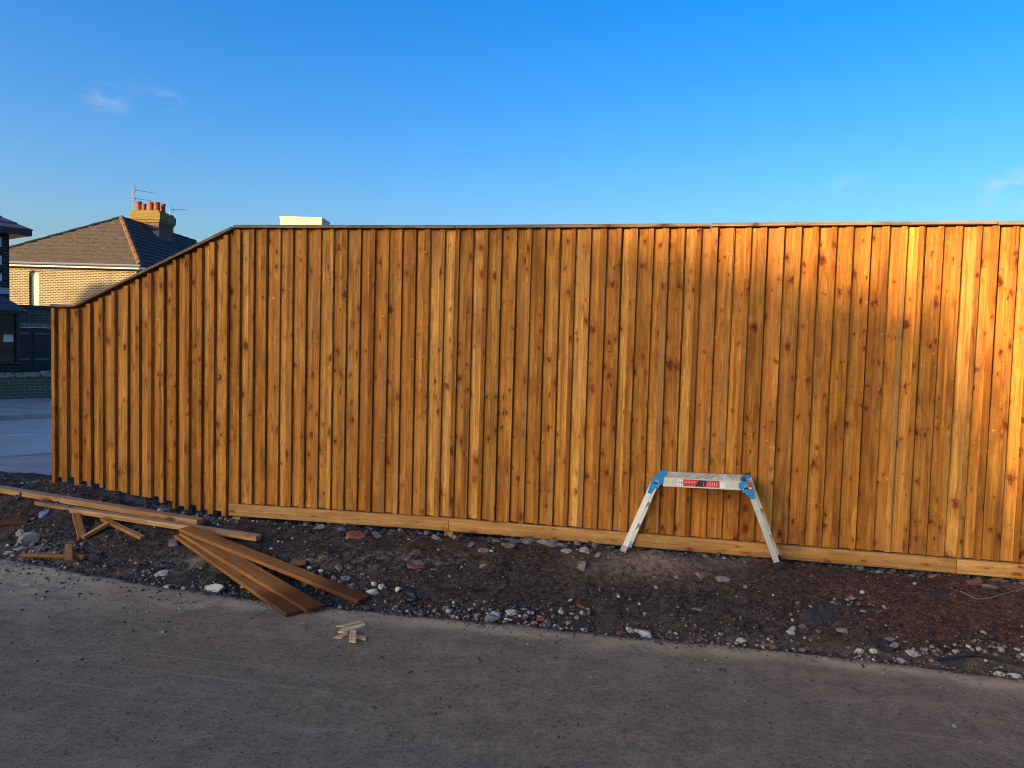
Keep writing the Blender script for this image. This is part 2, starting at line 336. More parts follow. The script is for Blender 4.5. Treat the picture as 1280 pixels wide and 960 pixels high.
# ------------------------------------------------------------------ fence line and ground shape
TAN_A, TAN_B, Y0 = .226, .171, 5.2
KX = -.402; KY = Y0 - TAN_A * KX
def fence_y(X):
    return Y0 - TAN_A * X if X > KX else KY - TAN_B * (X - KX)
def fence_at(px, py):                       # pixel -> point on the fence plane
    d = ray(px, py)
    t = Y0 / (d.y + TAN_A * d.x); p = CAM + d * t
    if p.x < KX:
        t = (KY + TAN_B * KX) / (d.y + TAN_B * d.x); p = CAM + d * t
    return p
def sstep(a, b, v):
    t = max(0., min(1., (v - a) / (b - a))); return t * t * (3 - 2 * t)
EDGE_PX = [(-260, 672), (-100, 690), (0, 699), (30, 702), (60, 706), (90, 713), (130, 721), (165, 727), (240, 738), (330, 750), (460, 765), (600, 777), (700, 786), (800, 797), (900, 806), (1000, 816), (1140, 833), (1280, 851), (1420, 870), (1560, 888)]
EDGE = [atZ(x, y, 0.) for x, y in EDGE_PX]
def edge_y(X):
    for a, b in zip(EDGE, EDGE[1:]):
        if X <= b.x or b is EDGE[-1]:
            return a.y + (b.y - a.y) * (X - a.x) / (b.x - a.x)
MOUNDS = [(.90, 4.52, .26, .13, .065), (.45, 4.6, .12, .10, .03), (1.75, 3.95, .16, .09, .05), (2.35, 3.55, .25, .12, .03), (-3.05, 4.75, .35, .2, .05), (-1.2, 4.55, .3, .15, .03), (2.6, 4.12, .15, .1, .035), (-2.2, 4.5, .3, .12, .03), (.2, 4.3, .3, .15, -.03)]
def H(X, Y, fine=True):
    e, f = edge_y(X), fence_y(X)
    w = max(.3, f - e); d = f - Y; t = d / w
    if t > 1: return 0.
    left = sstep(-1.9, -3.5, X)
    h = .150 * (1 - sstep(.30, 1.0, t)) + .13 * left * (1 - sstep(.1, .9, t))
    h -= (.045 + .035 * sstep(.6, -.3, X)) * (1 - sstep(.06, .22, abs(d - .02))) * (1 - left)
    if d < -.15: h -= sstep(-.15, -2.2, d) * (h + .32)
    env = sstep(1.0, .86, t) if t > .86 else 1.
    v = Vector((X, Y, 0))
    h += env * .022 * mnoise.noise(v * 2.3) + env * .020 * mnoise.noise(v * 6.1 + Vector((3, 7, 1)))
    for mx, my, sx, sy, a in MOUNDS: h += env * a * math.exp(-((X - mx) / sx) ** 2 - ((Y - my) / sy) ** 2)
    if fine:
        h += env * (.016 * mnoise.noise(v * 15.) + .015 * abs(mnoise.noise(v * 33.)) + .008 * mnoise.noise(v * 71.))
    return h - .012 * (1 - sstep(1.0, .93, t)) if t > .93 else h
def ground(X, Y): return max(0., H(X, Y)) if Y > edge_y(X) else 0.
def hit(px, py):                            # pixel -> point on the ground
    d = ray(px, py); t = .5
    while t < 30:
        p = CAM + d * t
        if p.z < ground(p.x, p.y): break
        t += .02
    a, b = t - .02, t
    for _ in range(12):
        c = (a + b) / 2; p = CAM + d * c
        if p.z < ground(p.x, p.y): b = c
        else: a = c
    return CAM + d * b

def grid_mesh(name, xs, rows, zf, maskf, mat):
    n, k = len(xs), len(rows(xs[0])); V = []; Mk = []
    for X in xs:
        for Y in rows(X):
            V.append((X, Y, zf(X, Y))); Mk.append(maskf(X, Y))
    Fc = [(i * k + j, (i + 1) * k + j, (i + 1) * k + j + 1, i * k + j + 1) for i in range(n - 1) for j in range(k - 1)]
    me = bpy.data.meshes.new(name); me.from_pydata(V, [], Fc)
    at = me.color_attributes.new('mask', 'FLOAT_COLOR', 'POINT')
    at.data.foreach_set('color', np.array([(*c, 1) for c in Mk], dtype=np.float32).ravel())
    me.polygons.foreach_set('use_smooth', [True] * len(me.polygons)); me.update()
    return link(name, me, mat)
def soil_mask(X, Y):
    e, f = edge_y(X), fence_y(X); t = (f - Y) / max(.3, f - e)
    n = mnoise.noise(Vector((X * 1.3, Y * 2.2, 4.)))
    red = max(sstep(.9, 2.0, X) * sstep(.98, .78, t), .75 * sstep(-1.2, -.2, X) * sstep(.62, .40, t) * sstep(.02, .12, t)) * (1 - .35 * sstep(0, .3, n))
    sand = min(1., math.exp(-((X - .95) / .36) ** 2 - ((Y - 4.60) / .20) ** 2) * 2.2)
    sand = max(sand, .8 * math.exp(-((X - 3.2) / .5) ** 2 - ((Y - 4.25) / .14) ** 2), .35 * sstep(.75, .95, t) * sstep(0, 1.5, X))
    pale = 1.0 * math.exp(-((X + .75) / .45) ** 2 - ((Y - 4.62) / .10) ** 2) + .8 * math.exp(-((X + 3.0) / .30) ** 2 - ((Y - 4.82) / .16) ** 2) \
        + 1.0 * math.exp(-((X + 2.25) / .45) ** 2 - ((Y - 5.40) / .10) ** 2) + .8 * math.exp(-((X + 1.9) / .3) ** 2 - ((Y - 4.62) / .10) ** 2) + .7 * sstep(.10, .02, t) * sstep(-.1, .02, t) * (.5 + n)
    return (min(1, red), min(1, sand), min(1, max(0, pale)))
def tar_mask(X, Y):
    d = edge_y(X) - Y; n = mnoise.noise(Vector((X * 1.1, Y * 2., 1.))); n2 = mnoise.noise(Vector((X * 4., Y * 7., 9.)))
    dust = sstep(.24 + .08 * n + .05 * n2, .10, d) * (.55 + .45 * sstep(-1.6, -.4, X)) * (.62 + .38 * sstep(-.4, .3, n2)) + .25 * sstep(.8, .2, d) * max(0, n2 + .3)
    grav = sstep(-1.7, -2.7, X) * sstep(.75 + .3 * n, .1, d) * .9 + .9 * math.exp(-((X + 1.60) / .35) ** 2 - ((Y - 4.02) / .06) ** 2)
    dust = max(dust, sstep(-1.8, -3.0, X) * sstep(1.0, .2, d) * .6)
    mud = sstep(max(.012, .07 + .12 * n2 + .05 * n), 0, d)
    return (min(1, dust), min(1, grav), min(1, mud))
xs_soil = list(np.arange(-7.2, 5.2, .022))
o = grid_mesh('soil', xs_soil, lambda X: [edge_y(X) - .10 + (fence_y(X) + .30 - edge_y(X) + .10) * j / 95 for j in range(96)] + [fence_y(X) + .30 + .15 * j for j in range(1, 26)], lambda X, Y: H(X, Y), soil_mask, M['soil'])
tag(o, kind='structure')
rag = [(.030 * mnoise.noise(Vector((X * 5, 0, 0))) + .022 * mnoise.noise(Vector((X * 17, 5, 0))) + .014 * mnoise.noise(Vector((X * 41, 5, 0)))) for X in np.arange(-8.4, 6.4, .045)]
xs_tar = list(np.arange(-8.4, 6.4, .045)); ragd = {round(float(x), 4): r for x, r in zip(xs_tar, rag)}
def tar_rows(X):
    e = edge_y(X) + ragd[round(float(X), 4)]
    return [-60., -25., -8., -2., .4] + [.4 + (e - .4) * (j / 70) for j in range(1, 71)] + [e + .004]
def tar_z(X, Y):
    e = edge_y(X) + ragd[round(float(X), 4)]
    if Y > e + .002: return -.06
    return .010 + .006 * mnoise.noise(Vector((X * 1.3, Y * 1.7, 0))) + .0025 * mnoise.noise(Vector((X * 11, Y * 11, 0))) - .006 * sstep(.06, 0, e - Y)
o = grid_mesh('tarmac_yard', xs_tar, tar_rows, tar_z, tar_mask, M['tarmac']); tag(o, kind='structure')
gm = MB().poly([(-900, -900, -.36), (900, -900, -.36), (900, 900, -.36), (-900, 900, -.36)])
M['ground'] = flat('far_ground', (.13, .11, .085), .95, var=.3, scale=.3)
tag(gm.build('ground', M['ground']), kind='structure')
yard = MB().poly([(-60, -60, -.004), (-8.35, -60, -.004), (-8.35, 3.6, -.004), (-60, 3.6, -.004)]).poly([(6.3, -60, -.004), (60, -60, -.004), (60, 3.2, -.004), (6.3, 3.2, -.004)])
M['yard'] = flat('worn_tarmac', (.085, .078, .077), .93, var=.25, scale=1.2)
tag(yard.build('yard_apron', M['yard']), kind='structure')

# ------------------------------------------------------------------ the fence
Z_CAP = fence_at(640, 282).z                 # top of the cap
Z_GT = fence_at(640, 652.5).z                # top of the gravel board
GH = .088
PTS = [fence_at(68, 500), fence_at(293, 500), Vector((KX, KY, 0)), Vector((4.9, fence_y(4.9), 0))]
PTS = [Vector((p.x, p.y, 0)) for p in PTS]
SEG = [(a, b, (b - a).normalized(), (b - a).length) for a, b in zip(PTS, PTS[1:])]
TOT = sum(s[3] for s in SEG)
def along(s):
    for a, b, d, L in SEG:
        if s <= L or b is PTS[-1]: return a + d * s, d
        s -= L
def frame(s, z=0):
    p, d = along(s); n = Vector((-d.y, d.x, 0))     # n points away from the viewer
    mt = Matrix.Identity(4)
    for i in range(3): mt[i][0], mt[i][1], mt[i][2], mt[i][3] = d[i], n[i], (0, 0, 1)[i], (p.x, p.y, z)[i]
    return mt
S_RAKE = SEG[0][3]                               # the top slopes left of here
def s_of(px):
    p = fence_at(px, 500); acc = 0
    for a, b, d, L in SEG:
        t = (Vector((p.x, p.y, 0)) - a).dot(d)
        if t <= L + 1e-6 or b is PTS[-1]: return acc + t
        acc += L
Z_LOW = fence_at(82, 380.5).z; S_LOW = s_of(98)
def top_z(s):
    if s >= S_RAKE: return Z_CAP
    if s <= S_LOW: return Z_LOW
    return Z_LOW + (Z_CAP - Z_LOW) * (s - S_LOW) / (S_RAKE - S_LOW)
def bot_z(s):
    if s >= S_RAKE - .03: return Z_GT
    za, zb = fence_at(64, 597).z, fence_at(262, 641).z
    return za + (zb - za) * min(1., max(0., s / (S_RAKE - .12)))
fence = empty('wooden_fence', (PTS[1].x, PTS[1].y, 0))
tag(fence, 'tall orange-brown fence of vertical boards and battens with a sloping left end', 'fence')
PITCH_B = .1
def slab(x0, x1, y0, y1, h0, h1, ya=None):       # one board, its own base at local z 0; ya = front face at the left edge
    ya = y0 if ya is None else ya
    return MB().hexa([(x0, ya, 0), (x1, y0, 0), (x1, y1, 0), (x0, y1, 0)], [(x0, ya, h0), (x1, y0, h1), (x1, y1, h1), (x0, y1, h0)])
nb = int((TOT - .02) / PITCH_B)
rb = random.Random(3)
for i in range(nb):
    s = .035 + i * PITCH_B
    wide = .060 + rb.uniform(-.012, .010)
    left_part = s < S_RAKE - .02
    # back board
    zb = bot_z(s) + (rb.uniform(-.012, .035) if left_part else rb.uniform(.000, .006))
    x0, x1 = .0020, .0975
    h0, h1 = top_z(s + x0) - zb - .0275, top_z(s + x1) - zb - .0275
    if left_part: h0 = h1 = min(h0, h1) - .006
    tw = rb.uniform(-.004, .004)
    mt = frame(s, zb) @ Matrix.Rotation(rb.uniform(-.0022, .0022), 4, 'Y')
    slab(x0, x1, -.012 + tw, .004, h0, h1, ya=-.0055 + tw * .5).build('board', M['fence'], fence, mt, bevel=.0014)
    # batten over the right-hand side of the board
    zb = bot_z(s + .07) + (rb.uniform(-.035, .012) if left_part else rb.uniform(.000, .005))
    x1 = .0975 + rb.uniform(-.003, .0005)
    zt = .0215 + (.012 if left_part else 0)
    h0, h1 = top_z(s + wide) - zb - zt, top_z(s + x1) - zb - zt
    if left_part: h0 = h1 = min(h0, h1)
    pr = rb.uniform(-.003, .003) - (.000 if left_part else -.0065)
    mt = frame(s, zb) @ Matrix.Rotation(rb.uniform(-.003, .003), 4, 'Y')
    slab(wide, x1, -.028 + pr, -.0128, h0, h1, ya=-.027 + pr + rb.uniform(-.003, .003)).build('batten', M['batten'], fence, mt, bevel=.0016)
# boards added on the far side to block light and keep the joints dark
acc = 0
for a, b, d, L in SEG:
    if acc < .01:
        k = 6
        for j in range(k):
            s0, s1 = L * j / k, L * (j + 1) / k
            slab(0, s1 - s0 - .002, .0195, .040, top_z(s0) - bot_z(s0) - .066, top_z(s1) - bot_z(s0) - .066).build('light_stop_board', M['fence'], fence, frame(s0 + .001, bot_z(s0) + .04))
    else:
        slab(0, L - .002, .0195, .040, Z_CAP - Z_GT - .022, Z_CAP - Z_GT - .022).build('light_stop_board', M['fence'], fence, frame(acc + .001, Z_GT))
    acc += L
def long_piece(name, mat, s0, s1, y0, y1, z0, z1, dz=0., bevel=.002):   # a rail along the fence, its grain along local Z
    p0, d0 = along(s0 + 1e-4); p1, _ = along(s1 - 1e-4)
    dirv = (Vector((p1.x, p1.y, z1)) - Vector((p0.x, p0.y, z0)))
    L = dirv.length; ez = dirv.normalized(); n = Vector((-d0.y, d0.x, 0)); ex = n.cross(ez).normalized(); ey = ez.cross(ex)
    mt = Matrix.Identity(4)
    for i in range(3): mt[i][0], mt[i][1], mt[i][2], mt[i][3] = ex[i], ey[i], ez[i], (p0.x, p0.y, z0)[i]
    # ex is vertical (up or down), ey runs across the fence
    sg = 1 if ex.z > 0 else -1
    return MB().box(min(0, sg * dz), max(0, sg * dz), y0, y1, 0, L), mt
def rail(name, mat, s0, s1, y0, y1, z0, z1, h, bevel=.002):
    mb, mt = long_piece(name, mat, s0, s1, y0, y1, z0, z1, h)
    yy = mt.col[1].xyz; p, d = along(s0 + 1e-4)
    if yy.dot(Vector((-d.y, d.x, 0))) < 0:
        mb.v = [(x, -y, z) for x, y, z in mb.v]
    return mb.build(name, mat, fence, mt, bevel=bevel)
sJ = [S_RAKE + .002, SEG[0][3] + SEG[1][3], s_of(880), s_of(1231), TOT]
capz = [0, 0, .003, -.003]
for k in range(4):
    rail('cap', M['cap'], sJ[k] + .003, sJ[k + 1] - .003, -.046, .05, Z_CAP - .021 + capz[k] * .4, Z_CAP - .021 + capz[k], .021)
rail('cap', M['cap'], S_LOW, S_RAKE - .006, -.046, .05, Z_LOW - .021, Z_CAP - .021 - .008, .019)
rail('cap', M['cap'], 0.0, S_LOW - .002, -.046, .05, Z_LOW - .021, Z_LOW - .021, .020)
gj = [s_of(290), SEG[0][3] + SEG[1][3], s_of(1205), TOT]
for k in range(3):
    zz = .004 if k == 1 else 0
    rail('gravel_board', M['gravel_board'], gj[k] + .0015, gj[k + 1] - .0015, -.040, -.001, Z_GT - GH - .002 + zz * 0, Z_GT - GH - .002, GH, bevel=.003)
# posts
slab(0, .030, -.034, .03, Z_LOW - .03 - .28, Z_LOW - .03 - .28).build('post', M['fence'], fence, frame(.002, .28), bevel=.003)
for px in (293.5, 567, 880, 1203):
    s = s_of(px); zb = -.05
    slab(0, .075, .0, .075, Z_GT - .02 - zb, Z_GT - .02 - zb).build('post', M['gravel_board'], fence, frame(s, zb) @ Matrix.Translation((0, .045 if px > 400 else .0, 0)) if px > 400 else frame(s, .02) @ Matrix.Translation((0, .002, 0)), bevel=.003)
for px in (300, 567):                              # packing blocks below the gravel board
    s = s_of(px)
    slab(-.035, .03, -.036, -.002, Z_GT - GH - .006 - .02, Z_GT - GH - .006 - .02).build('packing_block', M['gravel_board'], fence, frame(s, .02), bevel=.003)
# nail heads along the three rails: far below a pixel or two each, joined
nm = MB(); rn = random.Random(5)
for i in range(nb):
    s = .035 + i * PITCH_B
    for zf in (.12, .50, .88):
        if rn.random() < (.45 if s < S_RAKE and zf == .5 else .86): continue
        z = bot_z(s) + (top_z(s) - bot_z(s)) * zf + rn.uniform(-.03, .03)
        for (xx, yy) in ((.022, -.0085), (.079, -.034)):
            c = frame(s + xx + rn.uniform(-.004, .004)) @ Vector((0, yy, z)); r_ = .0028
            p, d = along(s); n = Vector((d.y, -d.x, 0))
            ring = [c + d * (r_ * math.cos(a)) + Vector((0, 0, r_ * math.sin(a))) for a in [k * math.pi / 3 for k in range(6)]]
            nm.prism(ring, n * .0022)
tag(nm.build('nail_heads', M['steel'], fence), kind='stuff')

# ------------------------------------------------------------------ buildings
M['lit_brick'] = brick_mat('buff_brick', (.150, .085, .034), (.080, .046, .023), (.43, .37, .22), (.10, .06, .028), dirt_amt=.35, msize=.017, bump=.3)
M['dark_brick'] = brick_mat('dark_brick', (.085, .058, .046), (.15, .088, .066), (.18, .15, .13), (.05, .04, .034), dirt_amt=.5)
M['black_brick'] = brick_mat('black_painted_brick', (.012, .012, .014), (.020, .019, .02), (.085, .08, .08), (.01, .01, .01), dirt_amt=.1)
M['moss_brick'] = brick_mat('mossy_brick', (.095, .082, .052), (.075, .085, .045), (.19, .17, .14), (.055, .080, .030), dirt_amt=.6)
M['lichen_brick'] = brick_mat('lichen_brick', (.14, .082, .028), (.20, .125, .022), (.24, .17, .06), (.22, .145, .012), dirt_amt=.6, msize=.02)
M['stack_brick'] = brick_mat('stack_brick', (.13, .07, .035), (.075, .045, .026), (.17, .135, .09), (.05, .036, .022), dirt_amt=.6, msize=.014)
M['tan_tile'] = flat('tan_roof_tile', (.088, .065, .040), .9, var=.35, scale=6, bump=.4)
M['shaded_tile'] = flat('shaded_roof_tile', (.040, .035, .032), .8, var=.25, scale=3., bump=.4)  # same roof tiles, darkened in colour for the slopes turned from the sun
M['hip_tile'] = flat('orange_hip_tile', (.130, .062, .030), .85, var=.18, scale=6)
M['slate'] = flat('purple_slate', (.075, .065, .085), .6, var=.25, scale=4, bump=.3)
M['white_paint'] = flat('white_paint', (.76, .75, .72), .6, var=.05)
M['white_render'] = flat('white_render', (.62, .65, .68), .85, var=.06)
M['cream_render'] = flat('cream_render', (.62, .55, .36), .8, var=.04)
M['pot'] = flat('terracotta', (.25, .07, .026), .8, var=.2, scale=12)
M['lead'] = flat('lead_flashing', (.30, .31, .33), .55, .2)
M['black_paint'] = flat('black_paint', (.014, .016, .02), .42, var=.2)
M['grey_trim'] = flat('grey_trim', (.16, .17, .18), .5)
M['aerial'] = flat('aerial_metal', (.10, .10, .105), .5, .4)
M['curtain'] = flat('cream_blind', (.62, .55, .40), .8, var=.08)
M['path_stone'] = flat('coping_stone', (.18, .165, .12), .9, var=.4, scale=9, bump=.6)
gl = NT('window_glass'); M['glass'] = gl.fin((.02, .025, .03), .06, None, 0., .7)

def slope(mb, bl, br, tl, tr, n, lift=.03, thick=.02):
    """roof slope laid as overlapping courses, each one a thin tilted slab"""
    bl, br, tl, tr = map(Vector, (bl, br, tl, tr)); nrm = (br - bl).cross(tl - bl)
    if nrm.length < 1e-6: nrm = (br - bl).cross(tr - bl)
    nrm.normalize()
    for k in range(n):
        a, b = k / n, min(1., (k + 1.12) / n)
        p0, p1 = bl.lerp(tl, a), br.lerp(tr, a); p2, p3 = br.lerp(tr, b), bl.lerp(tl, b)
        u = nrm * lift
        mb.hexa([p0, p1, p2 - nrm * .004, p3 - nrm * .004], [p0 + u, p1 + u, p2 + nrm * .006, p3 + nrm * .006])
GZ = -.34
# --- buff brick house with the hipped roof, in the sun
LX0, LX1, LY0, LY1 = -23.85, -16.75, 34.25, 52.
ez = EYE + 2.93
house = empty('brick_house', (LX1, LY0, GZ)); tag(house, 'sunlit buff brick house with a hipped tan tile roof beyond the sloping fence end', 'house')
wx0, wx1 = atY(36.3, 360, LY0).x, atY(48.6, 360, LY0).x; wcx, wr = (wx0 + wx1) / 2, (wx1 - wx0) / 2
wz0, wzs = atY(42, 381, LY0).z - .5, atY(42, 338, LY0).z - wr
arch = [(wcx + wr * math.cos(a), wzs + wr * math.sin(a)) for a in [math.pi * k / 10 for k in range(11)]]
w = MB(); zt = ez - .02
w.poly([(LX0, LY0, GZ), (wx0, LY0, GZ), (wx0, LY0, zt), (LX0, LY0, zt)]).poly([(wx1, LY0, GZ), (LX1, LY0, GZ), (LX1, LY0, zt), (wx1, LY0, zt)]).poly([(wx0, LY0, GZ), (wx1, LY0, GZ), (wx1, LY0, wz0), (wx0, LY0, wz0)])
for (a, b) in zip(arch, arch[1:]): w.poly([(a[0], LY0, a[1]), (a[0], LY0, zt), (b[0], LY0, zt), (b[0], LY0, b[1])])
outl = [(wx0, wz0), (wx1, wz0)] + arch
for a, b in zip(outl, outl[1:] + outl[:1]): w.poly([(a[0], LY0, a[1]), (b[0], LY0, b[1]), (b[0], LY0 + .13, b[1]), (a[0], LY0 + .13, a[1])])
w.poly([(LX1, LY0, GZ), (LX1, LY1, GZ), (LX1, LY1, zt), (LX1, LY0, zt)]).poly([(LX0, LY1, GZ), (LX0, LY0, GZ), (LX0, LY0, zt), (LX0, LY1, zt)]).poly([(LX1, LY1, GZ), (LX0, LY1, GZ), (LX0, LY1, zt), (LX1, LY1, zt)])
w.build('wall', M['lit_brick'], house, recalc=False)
win = MB().prism([(x, LY0 + .12, z) for x, z in outl], (0, .03, 0)).build('window', M['white_paint'], house)
pz = MB().prism([(wcx + (x - wcx) * .72, LY0 + .105, wzs + (z - wzs) * (.8 if z > wzs else .97)) for x, z in outl], (0, .012, 0)).build('pane', M['curtain'], win); pz.location = (0, 0, 0)
MB().box(wx0 + .02, wx0 + .12, LY0 + .085, LY0 + .10, wz0, wzs).build('frame', M['grey_trim'], win).location = (0, 0, 0)  # grey strip standing in for the shadow of the left reveal
ar = MB()
for k in range(10):
    a0, a1 = math.pi * k / 10 + .02, math.pi * (k + 1) / 10 - .02
    ar.hexa([(wcx + wr * math.cos(a0), LY0 - .012, wzs + wr * math.sin(a0)), (wcx + (wr + .2) * math.cos(a0), LY0 - .012, wzs + (wr + .2) * math.sin(a0)), (wcx + (wr + .2) * math.cos(a0), LY0 + .03, wzs + (wr + .2) * math.sin(a0)), (wcx + wr * math.cos(a0), LY0 + .03, wzs + wr * math.sin(a0))],
            [(wcx + wr * math.cos(a1), LY0 - .012, wzs + wr * math.sin(a1)), (wcx + (wr + .2) * math.cos(a1), LY0 - .012, wzs + (wr + .2) * math.sin(a1)), (wcx + (wr + .2) * math.cos(a1), LY0 + .03, wzs + (wr + .2) * math.sin(a1)), (wcx + wr * math.cos(a1), LY0 + .03, wzs + wr * math.sin(a1))])
ar.build('brick_arch', M['lit_brick'], house)
OV = .3
c00, c10, c11, c01 = Vector((LX0 - OV, LY0 - OV, ez)), Vector((LX1 + OV, LY0 - OV, ez)), Vector((LX1 + OV, LY1 + OV, ez)), Vector((LX0 - OV, LY1 + OV, ez))
pk = atY(152, 272.5, 38.5); pk2 = Vector((pk.x, 47.4, pk.z))
MB().box(LX0 - .24, LX1 + .24, LY0 - .27, LY0 - .003, ez - .16, ez - .03).build('fascia', M['white_paint'], house)
MB().box(LX1 + .003, LX1 + .26, LY0 - .25, LY1, ez - .15, ez - .035).build('soffit', M['white_paint'], house)
MB().tube([(LX0 - .3, LY0 - .36, ez - .02), (LX1 + .34, LY0 - .36, ez - .02)], .055, 8).build('gutter', M['grey_trim'], house)
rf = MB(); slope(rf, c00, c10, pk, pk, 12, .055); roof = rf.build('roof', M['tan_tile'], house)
rf = MB(); slope(rf, c10, c11, pk, pk2, 13, .055); slope(rf, c11, c01, pk2, pk2, 12); slope(rf, c01, c00, pk2, pk, 15); rf.build('roof', M['shaded_tile'], house)
def ridge_tiles(name, a, b, mat, parent, n, r=.13, lift=.02):
    a, b = Vector(a), Vector(b); d = (b - a)
    mb = MB()
    for k in range(n):
        p0, p1 = a + d * (k / n), a + d * ((k + .985) / n); zz = Vector((0, 0, lift + .012 * (k % 2)))
        mb.tube([p0 + zz, p1 + zz], r, 8, r * .93)
    return mb.build(name, mat, parent)
ridge_tiles('hip_tiles', c10, pk, M['hip_tile'], house, 14); ridge_tiles('hip_tiles', c00, pk, M['shaded_tile'], house, 14, .09); ridge_tiles('ridge_tiles', pk, pk2, M['shaded_tile'], house, 18, .08)
# chimney stack
chY = 40.8
cA, cB = atY(165.5, 270, chY), atY(198.5, 270, chY)
ctop = atY(180, 262.5, chY).z; cxm = cA.x; cxM = cB.x; cd_ = 1.75
MB().box(cxm, cxM, chY, chY + cd_, ez + .6, ctop - .62).build('chimney', M['stack_brick'], house)
chm = MB(); chm.box(cxm - .05, cxM + .05, chY - .05, chY + cd_ + .05, ctop - .62, ctop - .5).box(cxm - .10, cxM + .10, chY - .10, chY + cd_ + .10, ctop - .5, ctop - .12).box(cxm - .02, cxM + .02, chY - .02, chY + cd_ + .02, ctop - .12, ctop)
chm.build('chimney_head', M['lichen_brick'], house)
fl = MB().hexa([(cxM + .002, chY - .1, pk.z - 1.30), (cxM + .22, chY - .1, pk.z - 1.44), (cxM + .22, chY + cd_, pk.z - 1.44), (cxM + .002, chY + cd_, pk.z - 1.30)], [(cxM + .002, chY - .1, pk.z - 1.10), (cxM + .22, chY - .1, pk.z - 1.38), (cxM + .22, chY + cd_, pk.z - 1.38), (cxM + .002, chY + cd_, pk.z - 1.10)]).box(cxm + .25, cxM + .02, chY - .06, chY - .004, pk.z - .62, pk.z - .30)
fl.build('flashing', M['lead'], house)
for (px, pt, dep, rr) in ((173.5, 252, .5, .14), (180, 255, 1.2, .12), (188.5, 253, .5, .16), (196, 253, .55, .16), (203.5, 255, 1.1, .13)):
    q = atY(px, pt, chY + dep)
    MB().tube([(q.x, q.y, ctop - .03), (q.x, q.y, q.z - .1)], rr * 1.05, 12, rr * .95).tube([(q.x, q.y, q.z - .11), (q.x, q.y, q.z)], rr * 1.12, 12).build('chimney_pot', M['pot'], house)
def aerial(px, ytop, ybot, arms, label):
    Y = chY + .3; e = empty('television_aerial', atY(px, ybot, Y)); tag(e, label, 'aerial')
    MB().tube([atY(px, ybot, Y), atY(px, ytop, Y)], .016, 6).build('mast', M['aerial'], e)
    for (xa, ya, xb, yb) in arms:
        a, b = atY(xa, ya, Y), atY(xb, yb, Y); bm_ = MB().tube([a, b], .012, 6)
        for k in range(7):
            p = a.lerp(b, .1 + .88 * k / 6); hl = .17 - .012 * k
            bm_.tube([p + Vector((-.02, -hl, 0)), p + Vector((.02, hl, 0))], .006, 5)
        bm_.build('boom', M['aerial'], e)
        rf_ = MB().tube([a + Vector((.12, 0, -.2)), a + Vector((.22, 0, 0)), a + Vector((.1, 0, .2))], .012, 5); rf_.build('reflector', M['aerial'], e)
aerial(165.7, 235, 268, [(165, 237, 194, 241.5), (165, 247.5, 189, 251)], 'two-armed television aerial on the left corner of the chimney')
aerial(212.2, 260.5, 280, [(212, 262, 234, 262.3)], 'single-armed television aerial on the right of the chimney')

# --- cream rendered block showing above the fence
bx0, bx1 = atY(350, 275, 30.).x, atY(402.3, 275, 30.).x; bt = atY(380, 271.2, 30.).z
blk = empty('rendered_building', (bx0, 30, GZ)); tag(blk, 'pale cream rendered block just showing above the fence top', 'building')
MB().box(bx0, bx1, 30., 31.25, bt - .9, bt - .06).build('tower', M['cream_render'], blk)
MB().box(bx0 - .02, bx1 + .02, 29.98, 31.27, bt - .058, bt).build('coping', M['cream_render'], blk)
MB().box(bx0 - .8, bx1 + 7, 29.4, 38., GZ, bt - 1.12).build('wall', M['lit_brick'], blk)
MB().box(bx0 - .95, bx1 + 7.15, 29.25, 38.15, bt - 1.118, bt - .905).build('flat_roof', M['grey_trim'], blk)
for k in range(3):
    for zf in (.8, 3.2):
        w_ = MB().box(bx0 + .2 + k * 2.6, bx0 + 1.5 + k * 2.6, 29.36, 29.398, zf, zf + 1.1).build('window', M['white_paint'], blk)
        g_ = MB().box(bx0 + .27 + k * 2.6, bx0 + 1.43 + k * 2.6, 29.33, 29.357, zf + .07, zf + 1.03).build('pane', M['glass'], w_); g_.location = (0, 0, 0)

# --- road, footway, garden wall, dark house and garage on the far side (all set along the road)
RD = Vector((.616, .788, 0)).normalized(); RN = Vector((RD.y, -RD.x, 0)); RC = Vector((-8.06, 12.7, 0))
def rp(u, v, z): q = RC + RD * u + RN * v; return (q.x, q.y, z)
def strip(name, v0, v1, z, mat, u0=-60, u1=80, z2=None):
    mb = MB().poly([rp(u0, v1, z), rp(u1, v1, z), rp(u1, v0, z), rp(u0, v0, z)]); return mb
RZ = -.30
rdm = NT('road_tarmac'); P_ = rdm.tc.outputs['Object']
rc = rdm.mix(rdm.rng(rdm.noise(P_, 2.5, 6, .7), .3, .7), (.29, .27, .235), (.38, .355, .31)); rc = rdm.mix(rdm.rng(rdm.noise(P_, 40., 4, .7), .5, .75, 0., .6), rc, (.13, .125, .12))
M['road'] = rdm.fin(rc, .45, rdm.bump(rdm.noise(P_, 60., 4), .3, .01), spec=.5)
M['footway'] = flat('footway_tarmac', (.24, .22, .20), .8, var=.25, scale=2.)
M['road_paint'] = flat('road_paint', (.62, .62, .60), .7, var=.2, scale=20)
M['kerb'] = flat('kerb_stone', (.26, .25, .235), .85, var=.2, scale=6)
tag(strip('road', -2.45, 2.75, RZ, None).build('road', M['road'], recalc=False), kind='structure')
tag(MB().hexa([rp(-60, -2.55, RZ - .05), rp(80, -2.55, RZ - .05), rp(80, -2.42, RZ - .05), rp(-60, -2.42, RZ - .05)], [rp(-60, -2.55, RZ + .1), rp(80, -2.55, RZ + .1), rp(80, -2.42, RZ + .1), rp(-60, -2.42, RZ + .1)]).build('kerb', M['kerb']), kind='structure')
tag(strip('footway', -6.3, -2.56, RZ + .094, None).build('footway', M['footway'], recalc=False), kind='structure')
